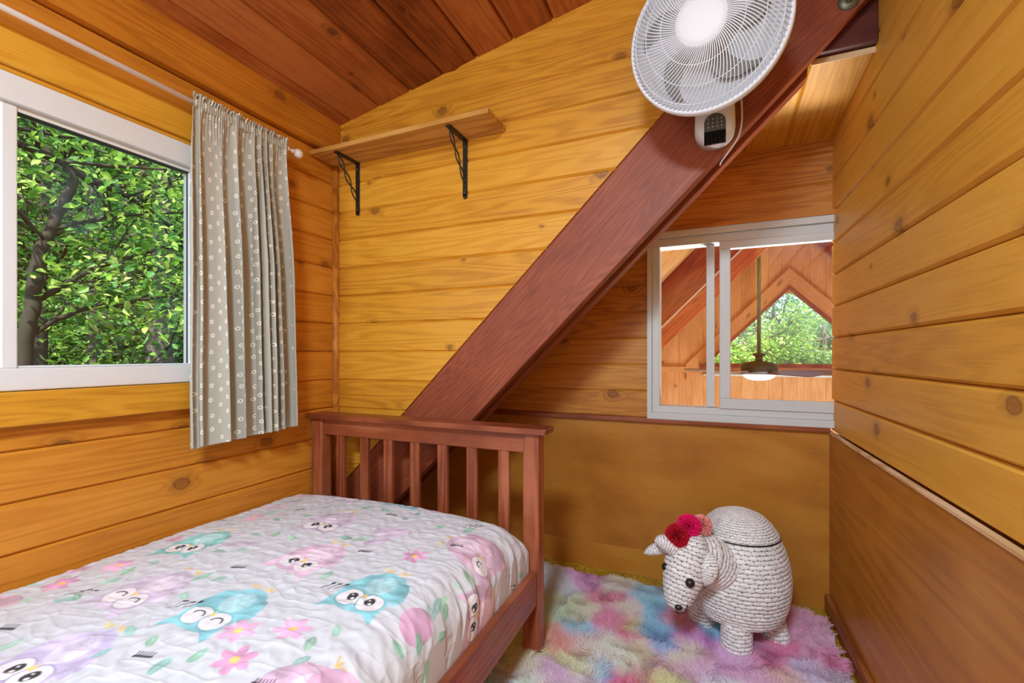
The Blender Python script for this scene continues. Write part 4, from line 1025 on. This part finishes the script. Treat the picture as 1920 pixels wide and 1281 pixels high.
# diagonal pale brace
# ceiling fan
def ceiling_fan():
    c = Vector((2.009, 2.9, .93)); r = empty('ceiling_fan', c); tag(r, 'dark ceiling fan with lit bowl hanging in the great room beyond the inner window', 'ceiling fan')
    T_ = lambda z: Matrix.Translation((c.x, c.y, z))
    mb = MB(); mb.lathe([(.016, 1.05), (.016, 2.44)], 16, T_(0)); mb.build('downrod', M_GREYP, r)
    mb = MB(); mb.lathe([(.0, .135), (.03, .13), (.05, .12), (.05, .105), (.03, .10), (.03, .06), (.10, .05), (.135, .03), (.145, 0), (.145, -.03), (.12, -.05), (0, -.05)], 40, T_(.945)); mb.build('motor', M_BRONZE, r)
    mb = MB(); mb.lathe([(.125, 0), (.12, -.015), (.09, -.035), (.05, -.045), (0, -.048)], 40, T_(.880)); o = mb.build('light_bowl', M_GLOW, r)
    blm = plain('fan_blade_wood', sr(120, 84, 72), .4, noise=.3)
    for k in range(5):
        a = 2.75 + k * 2 * math.pi / 5; Mx = Matrix.Translation((c.x, c.y, .905)) @ Matrix.Rotation(a, 4, 'Z') @ Matrix.Rotation(.20, 4, 'X')
        mb = MB(); out = [(.20, -.05), (.62, -.07), (.66, -.05), (.67, 0), (.66, .05), (.62, .07), (.20, .05)]
        mb.add([Mx @ Vector((x, y, z)) for z in (0, .007) for x, y in out], [tuple(range(7)), tuple(range(7, 14))] + [(i, (i + 1) % 7, 7 + (i + 1) % 7, 7 + i) for i in range(7)])
        b = mb.build('blade', blm, r); mb = MB(); mb.obox(Mx, .12, .03, .006, (.16, 0, -.004)); mb.build('blade_iron', M_BRONZE, b)
ceiling_fan()

# ------------------------------------------------------------------ outdoors
GREENS = [(122, 176, 66), (92, 150, 58), (156, 200, 84), (72, 126, 60), (190, 222, 104), (108, 164, 92)]
def leaf_cloud(name, P0, size, parent, seed, greens=None, flat=.5, jitter=.35, curl=.25):
    """P0 (n,3) leaf positions; each leaf is a folded six-vertex blade"""
    g = np.random.default_rng(seed); n = len(P0); d = g.normal(size=(n, 3)) * np.array([1, 1, .45]); d[:, 2] -= .25; d /= np.linalg.norm(d, axis=1, keepdims=True)
    up = g.normal(size=(n, 3)) * flat + np.array([0, 0, 1.]); s_ = np.cross(d, up); s_ /= np.linalg.norm(s_, axis=1, keepdims=True) + 1e-9; nn = np.cross(s_, d)
    sz = size * g.uniform(1 - jitter, 1 + jitter, (n, 1)); wd = sz * g.uniform(.22, .32, (n, 1))
    a = P0; m1 = P0 + d * sz * .35; m2 = P0 + d * sz * .72 - nn * sz * curl * .25; t = P0 + d * sz - nn * sz * curl * .6
    V = np.stack([a, m1 + s_ * wd + nn * wd * .3, m2 + s_ * wd * .75 + nn * wd * .2, t, m2 - s_ * wd * .75 + nn * wd * .2, m1 - s_ * wd + nn * wd * .3, m1, m2], 1).reshape(-1, 3)
    i = np.arange(n) * 8
    Fq = np.concatenate([np.stack([i, i + 1, i + 2, i + 7], 1), np.stack([i, i + 7, i + 4, i + 5], 1), np.stack([i + 7, i + 2, i + 3, i + 4], 1)])
    pal = np.array([sr(*c)[:3] for c in (greens or GREENS)]); c = pal[g.integers(0, len(pal), n)] * g.uniform(.75, 1.2, (n, 1))
    col = np.repeat(np.concatenate([np.clip(c, 0, 1), np.ones((n, 1))], 1)[:, None, :], 8, 1).reshape(-1, 4)
    return npmesh(name, V, Fq, M_LEAF, parent, [('col', 'FLOAT_COLOR', col)], smooth=False)
def tree(name, label, pts, r0, r1, nbr, blen, nleaf, lsize, seed, bark, crown, greens=None, loose=.25, zlo=None, extra=(), limbs=()):
    g = random.Random(seed); gn = np.random.default_rng(seed)
    root = empty(name, pts[0]); tag(root, label, 'tree', None)
    pts = [Vector(p) for p in pts]; m = len(pts); fine = []
    for i in range(m - 1):
        for t in np.linspace(0, 1, 6)[:-1]: fine.append(pts[i].lerp(pts[i + 1], float(t)) + Vector((g.uniform(-1, 1), g.uniform(-1, 1), 0)) * r0 * .12)
    fine.append(pts[-1]); k = len(fine)
    mb = MB(); mb.tube(fine, [r0 + (r1 - r0) * i / (k - 1) for i in range(k)], 12); mb.build('trunk', bark, root)
    mb = MB(); LP = []
    def branch(p, d, L, r, lev):
        q = [p]; n = 7; dd = d.copy()
        for i in range(n):
            dd = (dd + Vector((g.uniform(-1, 1), g.uniform(-1, 1), g.uniform(-.7, .8))) * .22).normalized(); q.append(q[-1] + dd * L / n)
        mb.tube(q, [r * (1 - .8 * i / n) for i in range(n + 1)], 6)
        if lev < 2:
            for _ in range(4 if lev == 0 else 3):
                i = g.randint(2, n); nd = (dd + Vector((g.uniform(-1, 1), g.uniform(-1, 1), g.uniform(-.6, .7))) * .9).normalized(); branch(q[i], nd, L * g.uniform(.35, .6), r * .5, lev + 1)
        if lev: LP.extend([(a, b) for a, b in zip(q[1:-1], q[2:])])
    for j in range(nbr):
        t = g.uniform(*crown); p = fine[int(t * (k - 1))]; a = g.uniform(0, 2 * math.pi)
        branch(p, Vector((math.cos(a), math.sin(a), g.uniform(-.15, .7))).normalized(), blen * g.uniform(.6, 1.1), r0 * .32, 0)
    for p, d, L in extra: branch(Vector(p), Vector(d).normalized(), L, r0 * .5, 0)
    for lp, r in limbs:
        lp = [Vector(q_) for q_ in lp]; q2 = []
        for u_, v_ in zip(lp[:-1], lp[1:]):
            for t in (0, .33, .66): q2.append(u_.lerp(v_, t) + Vector((g.uniform(-1, 1), g.uniform(-1, 1), g.uniform(-1, 1))) * r * .5)
        q2.append(lp[-1]); n = len(q2); mb.tube(q2, [r * (1 - .65 * i / n) for i in range(n)], 8)
        for i in range(3, n, 2): branch(q2[i], (q2[i] - q2[i - 1]).normalized() + Vector((g.uniform(-1, 1), g.uniform(-1, 1), g.uniform(-.8, .8))), .6, r * .35, 1)
    mb.build('branches', bark, root)
    A = np.array([tuple(a) for a, b in LP]); B = np.array([tuple(b) for a, b in LP]); idx = gn.integers(0, len(A), nleaf); t = gn.random((nleaf, 1))
    P0 = A[idx] * (1 - t) + B[idx] * t + gn.normal(0, loose, (nleaf, 3)) * np.array([1, 1, .7])
    leaf_cloud('foliage', P0, lsize, root, seed + 1, greens); return root
DK = [(40, 84, 40), (56, 104, 44), (34, 70, 44), (72, 120, 50)]
LT = [(196, 226, 110), (160, 206, 80), (214, 234, 140), (132, 184, 72)]
# outside the bedroom window
A_ = [tuple(onX(a, b, -2.4)) for a, b in ((36, 760), (48, 640), (62, 570), (68, 500), (84, 450), (108, 400), (138, 345), (128, 310), (70, 284), (-40, 240))]
A_[0] = (A_[0][0], A_[0][1], -2.8)
PL = lambda x, *p: [onX(a, b, x) for a, b in p]
tree('leaning_tree', 'dark leaning tree with forked trunk nearest outside the left window', A_, .045, .022, 3, 1.0, 3600, .066, 21, M_BARKD, (.5, .98), GREENS + LT, .15,
     limbs=[(PL(-2.4, (128, 310), (165, 340), (215, 355), (290, 400), (335, 440), (370, 490)), .024), (PL(-2.38, (104, 428), (150, 416), (220, 406), (300, 402), (370, 398)), .014),
            (PL(-2.4, (48, 630), (100, 602), (170, 577), (250, 564), (340, 552), (420, 545)), .020), (PL(-2.45, (62, 565), (130, 528), (200, 498), (280, 472), (360, 458)), .022),
            (PL(-2.42, (20, 240), (120, 255), (230, 275), (360, 330)), .014), (PL(-2.3, (84, 450), (50, 410), (20, 380), (-30, 350)), .012)])
B_ = [tuple(onX(288, 690, -6.5)), tuple(onX(300, 610, -6.5)), tuple(onX(308, 540, -6.5)), tuple(onX(300, 420, -6.5)), tuple(onX(320, 200, -6.5))]
B_[0] = (B_[0][0], B_[0][1], -2.8)
tree('grey_tree', 'pale grey-barked tree with a thick straight trunk at right behind the leaning tree', B_, .20, .10, 12, 2.0, 3600, .09, 22, M_BARK, (.62, 1), GREENS, .25)
C2 = onX(180, 500, -9.0)
tree('bushy_tree', 'sunlit bright green leafy tree in the middle distance outside the left window', [(C2.x, C2.y, -2.8), (C2.x, C2.y, 1.5), (C2.x - .3, C2.y, 6.5)], .16, .05, 22, 3.0, 9000, .11, 23, M_BARK, (.3, 1), LT + GREENS[:3], .35)
C2 = onX(70, 500, -7.5)
tree('slender_tree', 'thin-stemmed tree with deep green leaves at the left edge of the view', [(C2.x, C2.y, -2.8), (C2.x + .1, C2.y, 2), (C2.x, C2.y + .2, 6)], .11, .04, 18, 2.4, 6000, .09, 24, M_BARKD, (.3, 1), DK + GREENS[:2], .3)
# hillside forest behind, uncountable
g_ = np.random.default_rng(77)
def forest(name, x0, x1, y0, y1, zfun, n, size, seed, greens, parent=None):
    g = np.random.default_rng(seed); ncl = n // 60; cx_ = g.uniform(x0, x1, ncl); cy_ = g.uniform(y0, y1, ncl); h = g.random(ncl); cz_ = np.array([zfun(a, b, c) for a, b, c in zip(cx_, cy_, h)])
    i = g.integers(0, ncl, n); d = g.normal(size=(n, 3)); d /= np.linalg.norm(d, axis=1, keepdims=True); rr = .75 * g.random((n, 1)) ** .4
    P0 = np.stack([cx_[i], cy_[i], cz_[i]], 1) + d * rr * np.array([1, 1, .7])
    return tag(leaf_cloud(name, P0, size, parent, seed, greens), kind='stuff')
forest('hillside_foliage', -16, -10.5, -3, 13, lambda a, b, c: -3 + c * 13, 80000, .20, 31, GREENS + LT + DK)
forest('undergrowth', -9, -4.5, -1.5, 7, lambda a, b, c: -2.8 + c * 2.5, 14000, .16, 32, DK + GREENS[:2])
mb = MB()
mb.add([(-60, -40, -2.8), (8, -40, -2.8), (8, 60, -2.8), (-60, 60, -2.8), (-60, -40, -3), (8, -40, -3), (8, 60, -3), (-60, 60, -3)], [(0, 1, 2, 3), (4, 5, 6, 7), (0, 1, 5, 4), (1, 2, 6, 5), (2, 3, 7, 6), (3, 0, 4, 7)])
mb.add([(8, -40, -2.8), (60, -40, -2.8), (60, 60, -2.8), (8, 60, -2.8)], [(0, 1, 2, 3)])
tag(mb.build('ground', M_GROUND), kind='structure')
mb = MB(); mb.add([(-17, -25, -3), (-17, 40, -3), (-30, 40, 14), (-30, -25, 14), (-17, -25, -3.2), (-17, 40, -3.2), (-30, 40, 13.5), (-30, -25, 13.5)], [(0, 1, 2, 3), (4, 5, 6, 7), (0, 1, 5, 4), (1, 2, 6, 5), (2, 3, 7, 6), (3, 0, 4, 7)])
tag(mb.build('hillside', M_GROUND), kind='structure')
# beyond the great room gable
BL = [(132, 172, 124), (164, 198, 140), (108, 148, 116), (180, 208, 146), (146, 184, 150)]  # leaf colours paled and blued to paint in distance haze
for k, (px_, y_, top, lab, gr) in enumerate(((1450, 12, 3.0, 'tall hazy blue-green tree seen through the triangular gable window', BL), (1395, 10, 1.9, 'bright green tree low at the left of the triangular gable window', LT),
                                         (1545, 11, 2.3, 'light green tree at the right of the triangular gable window', BL + LT))):
    q = onY(px_, 600, y_)
    tree('round_tree', lab, [(q.x, y_, -2.8), (q.x, y_, 0), (q.x, y_, top - .5)], .14, .04, 26, 1.2, 15000, .085, 41 + k, M_BARK, (.35, 1), gr, .16)
forest('distant_foliage', 2.5, 12, 14.5, 17.5, lambda a, b, c: -3 + c * 5.3 + .5 * math.sin(a * 1.7), 26000, .13, 51, BL + GREENS)
